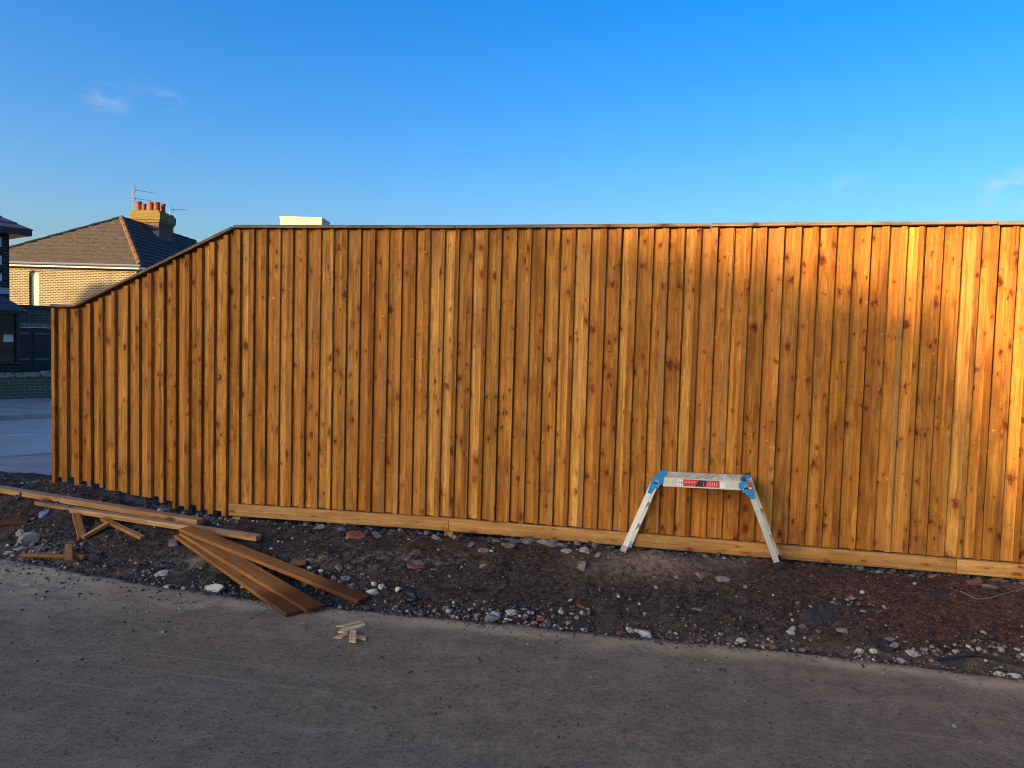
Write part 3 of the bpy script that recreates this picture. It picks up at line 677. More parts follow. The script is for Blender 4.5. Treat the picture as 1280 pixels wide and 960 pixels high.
tag(MB().hexa([rp(-60, 2.75, RZ - .05), rp(80, 2.75, RZ - .05), rp(80, 2.88, RZ - .05), rp(-60, 2.88, RZ - .05)], [rp(-60, 2.75, RZ + .08), rp(80, 2.75, RZ + .08), rp(80, 2.88, RZ + .08), rp(-60, 2.88, RZ + .08)]).build('kerb', M['kerb']), kind='structure')
tag(strip('footway', 2.89, 4.6, RZ + .074, None).build('footway', M['footway'], recalc=False), kind='structure')
ln_ = MB().poly([rp(-30, .05, RZ + .004), rp(.15, .05, RZ + .004), rp(.15, -.05, RZ + .004), rp(-30, -.05, RZ + .004)])
ln_.poly([rp(-60, 2.5, RZ + .004), rp(80, 2.5, RZ + .004), rp(80, 2.38, RZ + .004), rp(-60, 2.38, RZ + .004)])
tag(ln_.build('road_markings', M['road_paint'], recalc=False), kind='structure')
GW = -6.35
def road_box(mb, u0, u1, v0, v1, z0, z1): return mb.hexa([rp(u0, v1, z0), rp(u1, v1, z0), rp(u1, v0, z0), rp(u0, v0, z0)], [rp(u0, v1, z1), rp(u1, v1, z1), rp(u1, v0, z1), rp(u0, v0, z1)])
def road_mtx(u, v, z):
    p = rp(u, v, z); mt = Matrix.Identity(4)
    for i in range(3): mt[i][0], mt[i][1], mt[i][2], mt[i][3] = RD[i], -RN[i], (0, 0, 1)[i], p[i]
    return mt                                       # local x along the road, local y away from the viewer
gwt = empty('garden_wall', rp(0, GW, RZ)); tag(gwt, 'low mossy brick garden wall across the road at the left edge', 'wall')
MB().box(-12, 14, 0, .23, 0, .60).build('wall', M['moss_brick'], gwt, road_mtx(0, GW, RZ))
rq = random.Random(11); xx = -6.
while xx < 6:
    L = rq.uniform(.34, .62); hh = rq.uniform(.10, .17)
    MB().hexa([(0, -.04, 0), (L - .02, -.04, 0), (L - .02, .27, 0), (0, .27, 0)], [(.03, 0, hh), (L - .05, .01, hh * rq.uniform(.8, 1.1)), (L - .05, .24, hh), (.03, .23, hh * rq.uniform(.7, 1.))]).build('coping_stone', M['path_stone'], gwt, road_mtx(xx, GW, RZ + .60), bevel=.02)
    xx += L
# dark house: its corner stands at pixel column 12
HV = -8.0
t_ = None
dd = ray(12, 400); dd = dd / dd.y
num = HV + (RC.x * RN.x + RC.y * RN.y); t_ = num / (dd.x * RN.x + dd.y * RN.y)
hc = Vector((dd.x * t_, t_, 0)); HU = (hc - RC).dot(RD)
dh = empty('dark_house', (hc.x, hc.y, RZ)); tag(dh, 'shaded white house with black brick corner and slate bay roof at the left edge', 'house')
HM = road_mtx(HU, HV, RZ)
def hz(y): return atY(12, y, hc.y).z - RZ
et = hz(287)
MB().box(-7, -.165, 0, 7, 0, et).build('wall', M['white_render'], dh, HM)
MB().box(-.16, 0, -.012, 7, 0, et).build('corner_brick', M['black_brick'], dh, HM)
k = 0; zq = hz(365)
while zq < et - .1:
    if k % 2 == 0: MB().box(-.27, -.162, -.012, .2, zq, zq + .22).build('quoin', M['black_brick'], dh, HM)
    zq += .225; k += 1
MB().box(-7, -.162, -.010, .1, hz(366) - .3, hz(352)).build('brick_band', M['black_brick'], dh, HM)
rf = MB(); slope(rf, (-8, -.35, et), (.42, -.35, et), (-8, 3.5, et + 2.2), (-3.2, 3.5, et + 2.2), 14); slope(rf, (.42, -.35, et), (.42, 7.4, et), (-3.2, 3.5, et + 2.2), (-3.2, 3.6, et + 2.2), 14); slope(rf, (.42, 7.4, et), (-8, 7.4, et), (-3.2, 3.6, et + 2.2), (-8, 3.6, et + 2.2), 14)
rf.build('roof', M['slate'], dh, HM)
MB().box(-8, .40, -.36, -.05, et - .14, et - .01).build('gutter', M['black_paint'], dh, HM)
MB().box(.005, .40, -.05, 7.2, et - .13, et - .012).build('fascia', M['black_paint'], dh, HM)
b0, b1 = -2.9, -.02; bd = -.72; bez, brt, bwb = hz(389), hz(367), hz(451)
MB().box(b0, b1, bd, -.013, 0, bwb - .06).build('bay_wall', M['black_brick'], dh, HM)
MB().box(b0 - .04, b1 + .04, bd - .06, -.013, bwb - .058, bwb).build('bay_sill', M['black_paint'], dh, HM)
MB().box(b0, b1, bd + .10, bd + .12, bwb + .002, bez - .002).build('bay_window', M['glass'], dh, HM)
fr = MB()
for xq in (b0, b0 + .72, b0 + 1.44, b0 + 2.12, b1 - .07): fr.box(xq, xq + .07, bd + .01, bd + .095, bwb + .003, bez - .003)
fr.box(b0 + .072, b1 - .072, bd + .015, bd + .09, hz(416), hz(416) + .06); fr.box(b1 - .065, b1, bd + .125, -.013, bwb + .003, bez - .003)
fr.build('bay_frame', M['black_paint'], dh, HM)
for (xa, xb, ya, yb) in ((b1 - 1.02, b1 - .45, hz(431), hz(413)), (b1 - .33, b1 - .12, hz(427), hz(418))):
    MB().box(xa, xb, bd + .075, bd + .098, ya, yb).build('blind', M['curtain'], dh, HM)
br = MB(); slope(br, (b0 - .15, bd - .16, bez), (b1 + .14, bd - .16, bez), (b0 + .3, -.02, brt), (b1 - .28, -.02, brt), 8, .015); slope(br, (b1 + .14, bd - .16, bez), (b1 + .14, -.02, bez), (b1 - .28, -.02, brt), (b1 - .28, -.015, brt), 8, .015)
br.build('bay_roof', M['slate'], dh, HM)
MB().box(b0 - .13, b1 + .12, bd - .14, -.015, bez - .07, bez - .002).build('bay_fascia', M['black_paint'], dh, HM)
MB().box(-1.0, -.02, -.05, -.014, brt - .02, brt + .14).build('flashing', M['lead'], dh, HM)
# garage beside the dark house
ga = empty('garage', rp(HU + .4, HV - .6, RZ)); tag(ga, 'dark brick garage with black panelled doors between the houses', 'garage')
GMX = road_mtx(HU + .02, HV - .35, RZ)
gt = atY(45, 382.5, hc.y + .8).z - RZ; gd = atY(45, 409.5, hc.y + .8).z - RZ
MB().box(0, 5, 0, 5, gd + .12, gt).build('wall', M['dark_brick'], ga, GMX)
MB().box(0, .10, 0, .3, 0, gd + .118).build('pier', M['dark_brick'], ga, GMX); MB().box(3.3, 5, 0, 5, 0, gd + .118).build('pier', M['dark_brick'], ga, GMX)
MB().box(-.0, 5, -.04, -.002, gt - .09, gt + .015).build('coping', M['black_paint'], ga, GMX)
MB().box(.0, 3.6, -.03, .05, gd, gd + .115).build('lintel', M['grey_trim'], ga, GMX)
dl = 0.10
for k in range(3):
    leaf = MB().box(dl + k * 1.06, dl + k * 1.06 + 1.05, .06, .11, .02, gd - .005).build('door', M['black_paint'], ga, GMX)
    for cx in (.10, .58):
        for (za, zb) in ((.10, .62), (.74, 1.0), (1.10, gd - .12)):
            x0 = dl + k * 1.06 + cx
            p = MB().box(x0, x0 + .38, .035, .058, za, zb).build('door_panel', M['black_paint'], leaf); p.location = (0, 0, 0)
            p = MB().box(x0 + .02, x0 + .36, .022, .034, zb - .06, zb - .015).build('panel_moulding', M['grey_trim'], leaf); p.location = (0, 0, 0)
sh = MB()
# --- unseen building (out of frame), its hall shape made up to shade yard and fence
FA = fence_at(1185, 385); A_ = FA + SUN * 54.
hall = empty('shade_building', (A_.x, A_.y, 0)); tag(hall, 'unseen brick building with a steep slate roof, shaped to shade the yard', 'building')
hl, hw_, pit = 10.2, 4.6, math.tan(R(58))
e_ = A_.z - hw_ * pit
rfm = MB(); slope(rfm, (A_.x + hw_, A_.y, e_), (A_.x + hw_, A_.y + hl, e_), (A_.x, A_.y, A_.z), (A_.x, A_.y + hl, A_.z), 24); slope(rfm, (A_.x - hw_, A_.y + hl, e_), (A_.x - hw_, A_.y, e_), (A_.x, A_.y + hl, A_.z), (A_.x, A_.y, A_.z), 24)
rfm.build('roof', M['slate'], hall)
wlm = MB().prism([(A_.x - hw_ + .3, A_.y + .2, -.3), (A_.x + hw_ - .3, A_.y + .2, -.3), (A_.x + hw_ - .3, A_.y + .2, e_ + .2), (A_.x, A_.y + .2, A_.z - .15), (A_.x - hw_ + .3, A_.y + .2, e_ + .2)], (0, hl - .4, 0))
wlm.build('wall', M['lit_brick'], hall)
MB().prism([(A_.x - 3, A_.y - 6., -.3), (A_.x + 3, A_.y - 6., -.3), (A_.x + 3, A_.y - 6., A_.z - 2.4), (A_.x, A_.y - 6., A_.z - 1.1), (A_.x - 3, A_.y - 6., A_.z - 2.4)], (0, 6.15, 0)).build('shade_block', M['lit_brick'], hall)  # lower block added to keep the sun off the tarmac at the right
for k in range(3):
    MB().box(A_.x + hw_ - .32, A_.x + hw_ - .26, A_.y + 1.2 + k * 3, A_.y + 2.4 + k * 3, .8, 2.2).build('window', M['glass'], hall)
# --- unseen gable added out of frame to throw the shadow on the buff brick wall
G1 = atY(118, 352, LY0) + SUN * 30.
nh = empty('shadow_gable', (G1.x, G1.y, 0)); tag(nh, 'unseen brick gable added to throw the shadow across the buff brick wall', 'house')
nd = Vector((SH.y, -SH.x, 0)) * -1                   # towards the right as the shadow falls
def npnt(a, b, z): q = Vector((G1.x, G1.y, 0)) + nd * a + SH * b; return (q.x, q.y, z)
g_ = MB().prism([npnt(-.55, 0, -.3), npnt(7, 0, -.3), npnt(7, 0, G1.z - .2), npnt(3.2, 0, G1.z + .95), npnt(-.1, 0, G1.z - .1), npnt(-.55, 0, G1.z - 1.0)], SH * 7)
g_.build('wall', M['dark_brick'], nh)
MB().box(-.6, .6, 0, .05, 0, 1.2).build('window', M['glass'], nh, Matrix.Translation(npnt(3, -.06, 3)) @ Matrix.Rotation(math.atan2(nd.y, nd.x), 4, 'Z'))

# --- bungalow added out of frame to the left, to keep the road in shade
bg_ = empty('shade_house', (-21, 5, 0)); tag(bg_, 'low brick bungalow added out of sight left of the yard to shade the road', 'house')
MB().box(-25, -17, 0, 11, -.3, 2.6).build('wall', M['lit_brick'], bg_)
rfm = MB(); slope(rfm, (-16.6, -.4, 2.55), (-16.6, 11.4, 2.55), (-21, -.4, 5.4), (-21, 11.4, 5.4), 16); slope(rfm, (-25.4, 11.4, 2.55), (-25.4, -.4, 2.55), (-21, 11.4, 5.4), (-21, -.4, 5.4), 16); rfm.build('roof', M['slate'], bg_)
MB().prism([(-25, .05, 2.6), (-17, .05, 2.6), (-21, .05, 5.3)], (0, 10.9, 0)).build('gable', M['lit_brick'], bg_)
for k in range(2): MB().box(-16.998, -16.95, 2 + k * 5, 3.6 + k * 5, .7, 1.9).build('window', M['glass'], bg_)

# ------------------------------------------------------------------ folding work platform
pf = hit(779, 690); pr_ = hit(973, 711.5)
base_dir = Vector((1, -TAN_A, 0)).normalized()
fd = Vector((base_dir.y, -base_dir.x, 0))          # towards the viewer
if fd.y > 0: fd = -fd
dA = fence_y(pf.x) - pf.y
# front side plane of the platform: through the two front feet
def on_plane(px, py, p0, nrm):
    d = ray(px, py); t = (p0 - CAM).dot(nrm) / d.dot(nrm); return CAM + d * t
fl_, fr_ = pf.copy(), pr_.copy()
pd = Vector((fr_.x - fl_.x, fr_.y - fl_.y, 0)).normalized(); pn = Vector((pd.y, -pd.x, 0))
if pn.y > 0: pn = -pn
PLAT = empty('work_platform', ((fl_.x + fr_.x) / 2, (fl_.y + fr_.y) / 2, ground((fl_.x + fr_.x) / 2, (fl_.y + fr_.y) / 2)))
tag(PLAT, 'folding aluminium work platform with blue hinges standing against the fence', 'work platform')
dl_, dr_ = on_plane(831, 596.8, fl_, pn), on_plane(925, 601.3, fl_, pn)       # top front edge of the deck
back = -pn * .21; dz_ = .052
ex_ = (dr_ - dl_).normalized(); ez_ = Vector((0, 0, 1)) - ex_ * ex_.z; ez_.normalize(); ey_ = -pn
def pm(o_):
    mt = Matrix.Identity(4)
    for i in range(3): mt[i][0], mt[i][1], mt[i][2], mt[i][3] = ex_[i], ey_[i], ez_[i], o_[i]
    return mt
DL = (dr_ - dl_).length; PM = pm(dl_)
dk = NT('worn_deck'); Pd = dk.tc.outputs['Object']
n_a = dk.noise(dk.mapv(Pd, (1, 2.5, 1)), 26., 6, .75); n_b = dk.noise(Pd, 60., 4, .7)
dc = dk.mix(dk.rng(n_a, .42, .58), (.66, .63, .57), (.30, .24, .17)); dc = dk.mix(dk.rng(n_b, .58, .68, 0., .7), dc, (.75, .73, .70))
M['deck'] = dk.fin(dc, .6, None, .2)
deck = MB().box(-.005, DL + .005, .0, .21, -.012, 0)
for k in range(7): deck.box(.0, DL, .012 + k * .029, .022 + k * .029, .0005, .004)
deck.build('deck', M['deck'], PLAT, PM, recalc=False)
for y0, y1 in ((-.014, -.001), (.211, .224)):
    MB().box(-.01, DL + .01, y0, y1, -dz_, .003).box(-.01, DL + .01, y0 - .004 if y0 < 0 else y1, y0 if y0 < 0 else y1 + .004, -dz_, -dz_ + .008).build('side_rail', M['alu'], PLAT, PM, recalc=False)
st = MB().box(DL * .17, DL * .252, -.0168, -.0145, -.040, -.008).build('label_patch', M['white_print'], PLAT, PM, recalc=False)
for (a, b, z0, z1, mt_) in ((.226, .240, -.032, -.016, 'green_print'), (.182, .190, -.036, -.012, 'grey_print'), (.198, .206, -.036, -.012, 'grey_print')):
    if mt_ not in M: M[mt_] = flat(mt_, (.35, .35, .36), .5)
    q = MB().box(DL * a, DL * b, -.0182, -.017, z0, z1).build('printed_mark', M[mt_], st, recalc=False); q.location = (0, 0, 0)
lab = MB().box(DL * .256, DL * .735, -.0168, -.0145, -.049, -.004).build('brand_label', M['black_print'], PLAT, PM, recalc=False)
def lq(pts, mt_, dep=.0010):
    o_ = MB().prism([(DL * a, -.0169, z) for a, z in pts], (0, -dep, 0)).build('printed_mark', M[mt_], lab); o_.location = (0, 0, 0)
lq([(.258, -.047), (.41, -.047), (.462, -.006), (.258, -.006)], 'red_print')
lq([(.545, -.0475), (.733, -.0475), (.733, -.0055), (.570, -.0055)], 'red_print')
for k in range(7):                                   # the line of small lettering, too small to read
    x = .275 + k * .021; lq([(x, -.024), (x + .010, -.024), (x + .011, -.013), (x + .001, -.013)], 'pink_print', .0016)
for (x, wd) in ((.525, .014), (.575, .030), (.603, .028), (.632, .028), (.660, .028), (.690, .028)):   # large slanted letters, unreadable
    lq([(x, -.040), (x + wd * .45, -.040), (x + wd * .75, -.012), (x + wd * .3, -.012)], 'pink_print', .0016)
MB().box(DL * .742, DL * .815, -.0168, -.0145, -.046, -.010).build('label_patch', M['white_print'], PLAT, PM, recalc=False)
# legs: front pair through the measured feet, back pair one deck depth behind; each a channel of aluminium
def leg(foot, head, mat, name='leg', wdt=.033, th=.022, parent=PLAT):
    d = (head - foot); L = d.length; zz = d.normalized(); yy = (pn * -1); xx = yy.cross(zz).normalized(); yy = zz.cross(xx)
    mt = Matrix.Identity(4)
    for i in range(3): mt[i][0], mt[i][1], mt[i][2], mt[i][3] = xx[i], yy[i], zz[i], foot[i]
    lg = MB().box(-wdt / 2, wdt / 2, 0, .0025, .012, L).box(-wdt / 2, -wdt / 2 + .003, .0025, th, .012, L).box(wdt / 2 - .003, wdt / 2, .0025, th, .012, L).build(name, mat, parent, mt, recalc=False)
    f_ = MB().box(-wdt / 2 - .004, wdt / 2 + .004, -.004, th + .004, -.012, .030).build('foot', M['black_plastic'] if mat is M['alu'] else M['alu'], lg, None, bevel=.003); f_.location = (0, 0, 0)
    return lg, mt, L
hL, hR = on_plane(816.5, 604, fl_, pn), on_plane(934.5, 605, fl_, pn)
lgs = []
lL, mL, LL = leg(fl_ + Vector((0, 0, .012)), hL, M['alu_bright']); lR, mR, LR = leg(fr_ + Vector((0, 0, .012)), hR, M['alu'])
for (ft, hd, mt_) in ((fl_, hL, 'alu_bright'), (fr_, hR, 'alu')):
    b_ = Vector(ft) - pn * .21; b_.z = max(ground(b_.x, b_.y), ft.z - .02) + .012
    leg(b_, Vector(hd) - pn * .21, M[mt_])
for ft, hd in ((fl_, hL), (fr_, hR)):
    for tt in (.30, .62):
        a_ = Vector(ft).lerp(hd, tt) - pn * .012; MB().tube([a_, a_ - pn * .202], .011, 8).build('rung', M['alu'], PLAT)
# hinge plates, cut to the outline seen in the photograph, on the two long sides
OUTL = {'left': [(817, 595), (828.5, 594.8), (830, 597), (829, 603), (824, 607.5), (820, 610), (814.5, 616.5), (810.3, 615), (813, 607), (815.5, 599)],
        'right': [(924, 602.5), (934, 600.6), (939, 606), (940.5, 611), (942.6, 623), (938.5, 623.3), (934, 617), (926, 611.5), (923.2, 607)]}
for side, pts in OUTL.items():
    for off in (-.0205, .225):
        p3 = [on_plane(x, y, fl_, pn) - pn * off for x, y in pts]
        h_ = MB().prism(p3, pn * .006).build('hinge', M['blue_plastic'], PLAT)
        if off < 0:
            cx_ = sum((p for p in p3), Vector()) / len(p3)
            for k, (fx, fy) in enumerate(((.35, .35), (.1, .5), (.55, .05), (-.2, .2), (.0, -.5), (.5, -.3))):
                q = cx_ + ex_ * (fx * .035 * (1 if side == 'left' else -1)) + ez_ * (fy * .05) + pn * .006
                rv = MB().tube([q, q + pn * .003], .0035, 8).build('rivet', M['steel'], h_); rv.location = (0, 0, 0)
            q = cx_ + ez_ * .008 + pn * .006
            rc_ = MB().box(-.014, .014, -.004, 0, -.004, .004).build('release_catch', M['black_plastic'], h_); rc_.matrix_local = pm(q)
q = [on_plane(x, y, fl_, pn) for x, y in ((935, 601.5), (938.5, 601.8), (939.2, 608), (936.3, 608.2))]
MB().prism([p + pn * .028 for p in q], pn * .006).build('safety_tag', M['red_plastic'], PLAT)
q = [on_plane(x, y, fl_, pn) for x, y in ((936.3, 608.4), (939.5, 608.2), (939.8, 610), (936.5, 610.2))]
MB().prism([p + pn * .028 for p in q], pn * .006).build('safety_tag', M['white_print'], PLAT)

# ------------------------------------------------------------------ loose timber
def timber(name, a, b, width, thick, mat, label, cat, side=None, up_=Vector((0, 0, 1)), group=None, lift=0., parent=None, profile=None):
    """a straight length of timber whose underside centre line runs from a to b (b end = local z 0)"""
    a, b = Vector(a), Vector(b); zz = (a - b).normalized(); xx = zz.cross(up_).normalized(); yy = zz.cross(xx)
    if yy.z < 0: yy = -yy; xx = -xx
    xx = yy.cross(zz)
    L = (a - b).length; mt = Matrix.Identity(4)
    for i in range(3): mt[i][0], mt[i][1], mt[i][2], mt[i][3] = xx[i], yy[i], zz[i], b[i]
    mb = MB().box(-width / 2, width / 2, 0, thick, 0, L) if profile is None else MB().prism([(p, q, 0) for p, q in profile], (0, 0, L))
    o_ = mb.build(name, mat, parent, mt, bevel=min(.003, thick * .12)); 
    if parent is None: tag(o_, label, cat, group)
    return o_
def gz(p, lift): p = Vector(p); p.z = ground(p.x, p.y) + lift; return p
def lay(name, pa, pb, width, thick, mat, label, cat, la=0., lb=0., **k):
    """pa, pb: pixels of the near lower edge's two ends; the ends rest la / lb above the ground"""
    a, b = hit(*pa), hit(*pb); a.z = ground(a.x, a.y) + la; b.z = ground(b.x, b.y) + lb
    d = (b - a); d.z = 0; d.normalize(); n = Vector((-d.y, d.x, 0)); n = n if n.y > 0 else -n
    a += n * width / 2; b += n * width / 2
    return timber(name, a, b, width, thick, mat, label, cat, **k)
tm = 'loose lengths of timber on the soil'
lay('timber_beam', (-90, 605), (246, 661), .072, .038, M['beam'], 'longest pale timber beam, running off the left edge below the fence', 'timber', .02, .02, group=tm)
lay('timber_beam', (42, 633), (160, 653), .06, .022, M['beam'], 'short timber length tucked under the front of the longest beam', 'timber', .01, .005, group=tm)
lay('timber_beam', (86, 645), (320, 679), .060, .034, M['beam'], 'pale timber beam whose right end pokes out behind the brown boards', 'timber', .02, .01, group=tm)
bb = 'brown treated boards lying on the tarmac edge'
def board_between(pa, pb, wdt, thk, za, zb, label, mat=M['brown_board']):
    a, b = atZ(*pa, za), atZ(*pb, zb)
    return timber('treated_board', a, b, wdt, thk, mat, label, 'board', group=bb)
za0 = ground(*atZ(235, 668, .15).xy)
board_between((228, 671), (369, 769), .108, .022, za0 + .030, .012, 'wide brown board with a dark wet end, nearest of the three, on the tarmac')
board_between((234, 668), (394, 763.5), .108, .022, za0 + .052, .024, 'brown board lying along the right side of the nearest wide board')
board_between((232, 663), (455, 752.5), .100, .024, za0 + .085, .014, 'brown board reaching furthest right, lying apart from the wide pair')
lay('treated_board', (-80, 660), (34, 656), .10, .028, M['rusty'], 'dark rust-red plank end at the left edge of the rubble', 'board', .02, .0)
oc = 'offcuts of lath on the soil'
def lath(pa, pb, wdt, thk, la, lb, label, mat=M['board']):
    a, b = hit(*pa), hit(*pb); a.z = ground(a.x, a.y) + la; b.z = ground(b.x, b.y) + lb
    return timber('lath_offcut', a, b, wdt, thk, mat, label, 'offcut', group=oc)
lath((95, 650), (103, 676), .050, .022, .03, .006, 'short lath forming the left side of the small V below the beams')
lath((137, 659), (104, 676.5), .040, .022, .02, .012, 'short lath forming the right side of the small V below the beams')
lath((128, 656), (178, 675), .040, .022, .03, .004, 'lath offcut pointing right from the V of laths')
lath((27, 698.5), (106, 700.5), .030, .022, .012, .012, 'lath offcut lying level, crossed by an upright one at the tarmac edge')
lath((86, 689), (86, 708), .042, .018, .034, .028, 'small lath offcut laid across the level one at the tarmac edge')
of = 'pale offcuts in a little heap on the tarmac'
def chip(pts, z, thk, label):
    p3 = [atZ(x, y, z) for x, y in pts]; c = sum(p3, Vector()) / len(p3)
    o_ = MB().prism([p - c for p in p3], (0, 0, thk)).build('wood_chip', M['offcut'], None, Matrix.Translation(c), bevel=.0008); tag(o_, label, 'wood chip', of); return o_
chip([(420, 783.5), (430, 784), (455, 778.5), (450, 777.5)], .012, .006, 'topmost thin pale splinter of the wood chip heap')
chip([(423, 791), (430, 792), (457, 783.5), (455, 781), (428, 787.5)], .012, .010, 'long pale wood chip in the middle of the heap')
chip([(416.5, 798), (427, 798.5), (436, 794.5), (433, 791.5)], .012, .008, 'pointed pale wood chip at the left of the heap')
chip([(443, 797.5), (457, 801.5), (458, 798), (445, 794.5)], .012, .008, 'short round-ended pale wood chip at the right of the heap')
pc = chip([(436, 802.5), (444.5, 804.3), (445, 789.5), (437.5, 789.8)], .022, .007, 'pale square wood chip with three drilled holes')
hb = [atZ(439.7, 791.5 + 4.1 * k, .0293) for k in range(3)]
for q in hb:
    o_ = MB().tube([q + Vector((0, 0, -.001)), q + Vector((0, 0, .0006))], .0045, 10).build('hole', M['black_print'], pc); o_.matrix_parent_inverse = Matrix.Identity(4); o_.location = -pc.matrix_world.translation

# ------------------------------------------------------------------ stones that can be picked out one by one
def rock_mesh(seed, angular=.5):
    bm = bmesh.new(); bmesh.ops.create_icosphere(bm, subdivisions=2, radius=1.3)
    r_ = random.Random(seed); off = Vector((r_.uniform(-50, 50), r_.uniform(-50, 50), r_.uniform(-50, 50)))
    planes = [(Vector((r_.gauss(0, 1), r_.gauss(0, 1), r_.gauss(0, 1))).normalized(), r_.uniform(.42, .74)) for _ in range(11)]
    for v in bm.verts:
        c = v.co.copy()
        for nn, dd_ in planes:
            e = c.dot(nn) - dd_
            if e > 0: c -= nn * e
        c *= 1.25 + .16 * mnoise.noise(c * 1.7 + off) + .10 * mnoise.noise(c * 4.5 + off)
        v.co = c
    me = bpy.data.meshes.new('stone'); bm.to_mesh(me); bm.free()
    return me
def brick_mesh(seed):
    bm = bmesh.new(); bmesh.ops.create_cube(bm, size=1.7); bmesh.ops.subdivide_edges(bm, edges=bm.edges[:], cuts=3, use_grid_fill=True)
    r_ = random.Random(seed); off = Vector((r_.uniform(-50, 50), r_.uniform(-50, 50), r_.uniform(-50, 50)))
    planes = [(Vector((r_.gauss(0, 1), r_.gauss(0, 1), r_.gauss(0, .6))).normalized(), r_.uniform(.62, .95)) for _ in range(5)]
    for v in bm.verts:
        c = v.co.copy(); c.z *= .62
        for nn, dd_ in planes:
            e = c.dot(nn) - dd_
            if e > 0: c -= nn * e
        v.co = c + Vector((mnoise.noise(c * 2.3 + off), mnoise.noise(c * 2.3 + off * 1.3), mnoise.noise(c * 2.3 - off))) * .16
    me = bpy.data.meshes.new('broken_brick'); bm.to_mesh(me); bm.free(); return me
ROCKS = [[(brick_mesh if j in (3, 4) else rock_mesh)(k + 10 * j) for k in range(6)] for j in range(6)]
STONES = [  # pixel x, y, width px, height/width, kind
 (606, 686, 17, .55, 'pink'), (635, 680, 14, .8, 'pink'), (643, 675, 15, .7, 'grey'), (662, 675, 17, .6, 'grey'), (685, 677, 28, .38, 'mortar'), (710, 689, 12, .5, 'white'), (605, 707, 11, .8, 'pink'), (520, 707, 24, .30, 'red'),
 (728, 703, 15, .8, 'grey'), (733, 688, 14, .7, 'mortar'), (726, 756, 12, .5, 'red'), (712, 750, 6, .7, 'white'), (598, 768, 11, .7, 'pink'), (611, 770, 17, .75, 'grey'), (622, 767, 13, .55, 'white'), (639, 766, 12, .6, 'white'),
 (636, 774, 11, .4, 'white'), (657, 769, 8, .8, 'white'), (676, 772, 12, .7, 'red'), (669, 779, 11, .55, 'grey'), (686, 777, 11, .6, 'pink'), (692, 769, 8, .9, 'grey'), (682, 782, 9, .45, 'mortar'), (731, 787, 9, .5, 'white'), (787, 787, 10, .75, 'white'),
 (711, 778, 11, .5, 'mortar'), (807, 791, 17, .7, 'white'), (797, 787, 8, .7, 'mortar'), (775, 790, 10, .7, 'red'), (876, 717, 13, .5, 'pink'), (845, 720, 9, .7, 'pink'), (902, 722, 14, .5, 'grey'), (887, 697, 9, .5, 'red'),
 (932, 733, 7, .7, 'grey'), (927, 799, 13, .5, 'white'), (964, 806, 12, .75, 'red'), (1004, 812, 10, .6, 'pink'), (1092, 813, 9, .9, 'white'), (1117, 805, 16, .4, 'mortar'), (1072, 813, 9, .9, 'white'), (1141, 817, 12, .5, 'white'), (1130, 827, 17, .28, 'mortar'),
 (989, 791, 9, .5, 'white'), (1056, 788, 13, .6, 'grey'), (991, 786, 10, .5, 'mortar'), (1250, 841, 12, .65, 'white'), (1268, 846, 15, .35, 'white'), (1220, 727, 17, .55, 'red'), (1247, 724, 13, .6, 'red'), (1165, 719, 9, .6, 'red'), (1235, 731, 14, .6, 'grey'), (1112, 797, 12, .5, 'grey'),
 (1065, 746, 9, .5, 'pink'), (445, 667, 27, .42, 'red'), (372, 704, 20, .6, 'redd'), (389, 698, 11, .8, 'grey'), (425, 707, 10, .7, 'pink'), (272, 735, 21, .5, 'white'), (217, 675, 16, .7, 'grey'), (203, 715, 12, .75, 'white'), (209, 732, 12, .5, 'white'),
 (466, 738, 14, .8, 'white'), (478, 732, 9, 1., 'white'), (432, 721, 14, .5, 'mortar'), (417, 723, 12, .6, 'grey'), (424, 728, 10, .7, 'pink'), (441, 731, 12, .7, 'grey'), (438, 736, 7, .8, 'white'), (402, 713, 7, .7, 'white'), (386, 709, 6, 1., 'white'),
 (36, 675, 17, .8, 'mortar'), (27, 666, 9, .8, 'mortar'), (34, 731, 8, .6, 'white'), (231, 735, 8, .6, 'white'), (24, 686, 9, .6, 'mortar'), (10, 690, 11, .6, 'mortar'), (1003, 782, 12, .6, 'grey'), (870, 760, 12, .5, 'grey'), (1246, 840, 5, .8, 'grey'), (497, 736, 8, .6, 'white'), (515, 742, 9, .7, 'grey'), (700, 764, 6, .8, 'white'),
 (570, 672, 13, .6, 'grey'), (590, 678, 12, .6, 'grey'), (545, 671, 11, .6, 'grey'), (620, 674, 11, .7, 'grey'), (400, 658, 12, .6, 'grey'), (425, 661, 11, .6, 'grey'), (470, 666, 13, .6, 'grey'), (700, 680, 14, .6, 'grey'), (747, 694, 12, .6, 'mortar')]
KN = {'white': ('white_stone', 'white'), 'grey': ('grey_stone', 'grey'), 'pink': ('pink_stone', 'pinkish'), 'red': ('red_brick', 'orange-red'), 'redd': ('red_brick', 'dull red'), 'mortar': ('mortar_stone', 'pale grey')}
ORD = ['first', 'second', 'third', 'fourth', 'fifth', 'sixth', 'seventh', 'eighth', 'ninth', 'tenth', 'eleventh', 'twelfth', 'thirteenth', 'fourteenth', 'fifteenth', 'sixteenth', 'seventeenth', 'eighteenth', 'nineteenth', 'twentieth', 'twenty-first', 'twenty-second', 'twenty-third', 'twenty-fourth', 'twenty-fifth', 'twenty-sixth', 'twenty-seventh', 'twenty-eighth']
by = {}
for srec in STONES: by.setdefault(srec[4], []).append(srec)
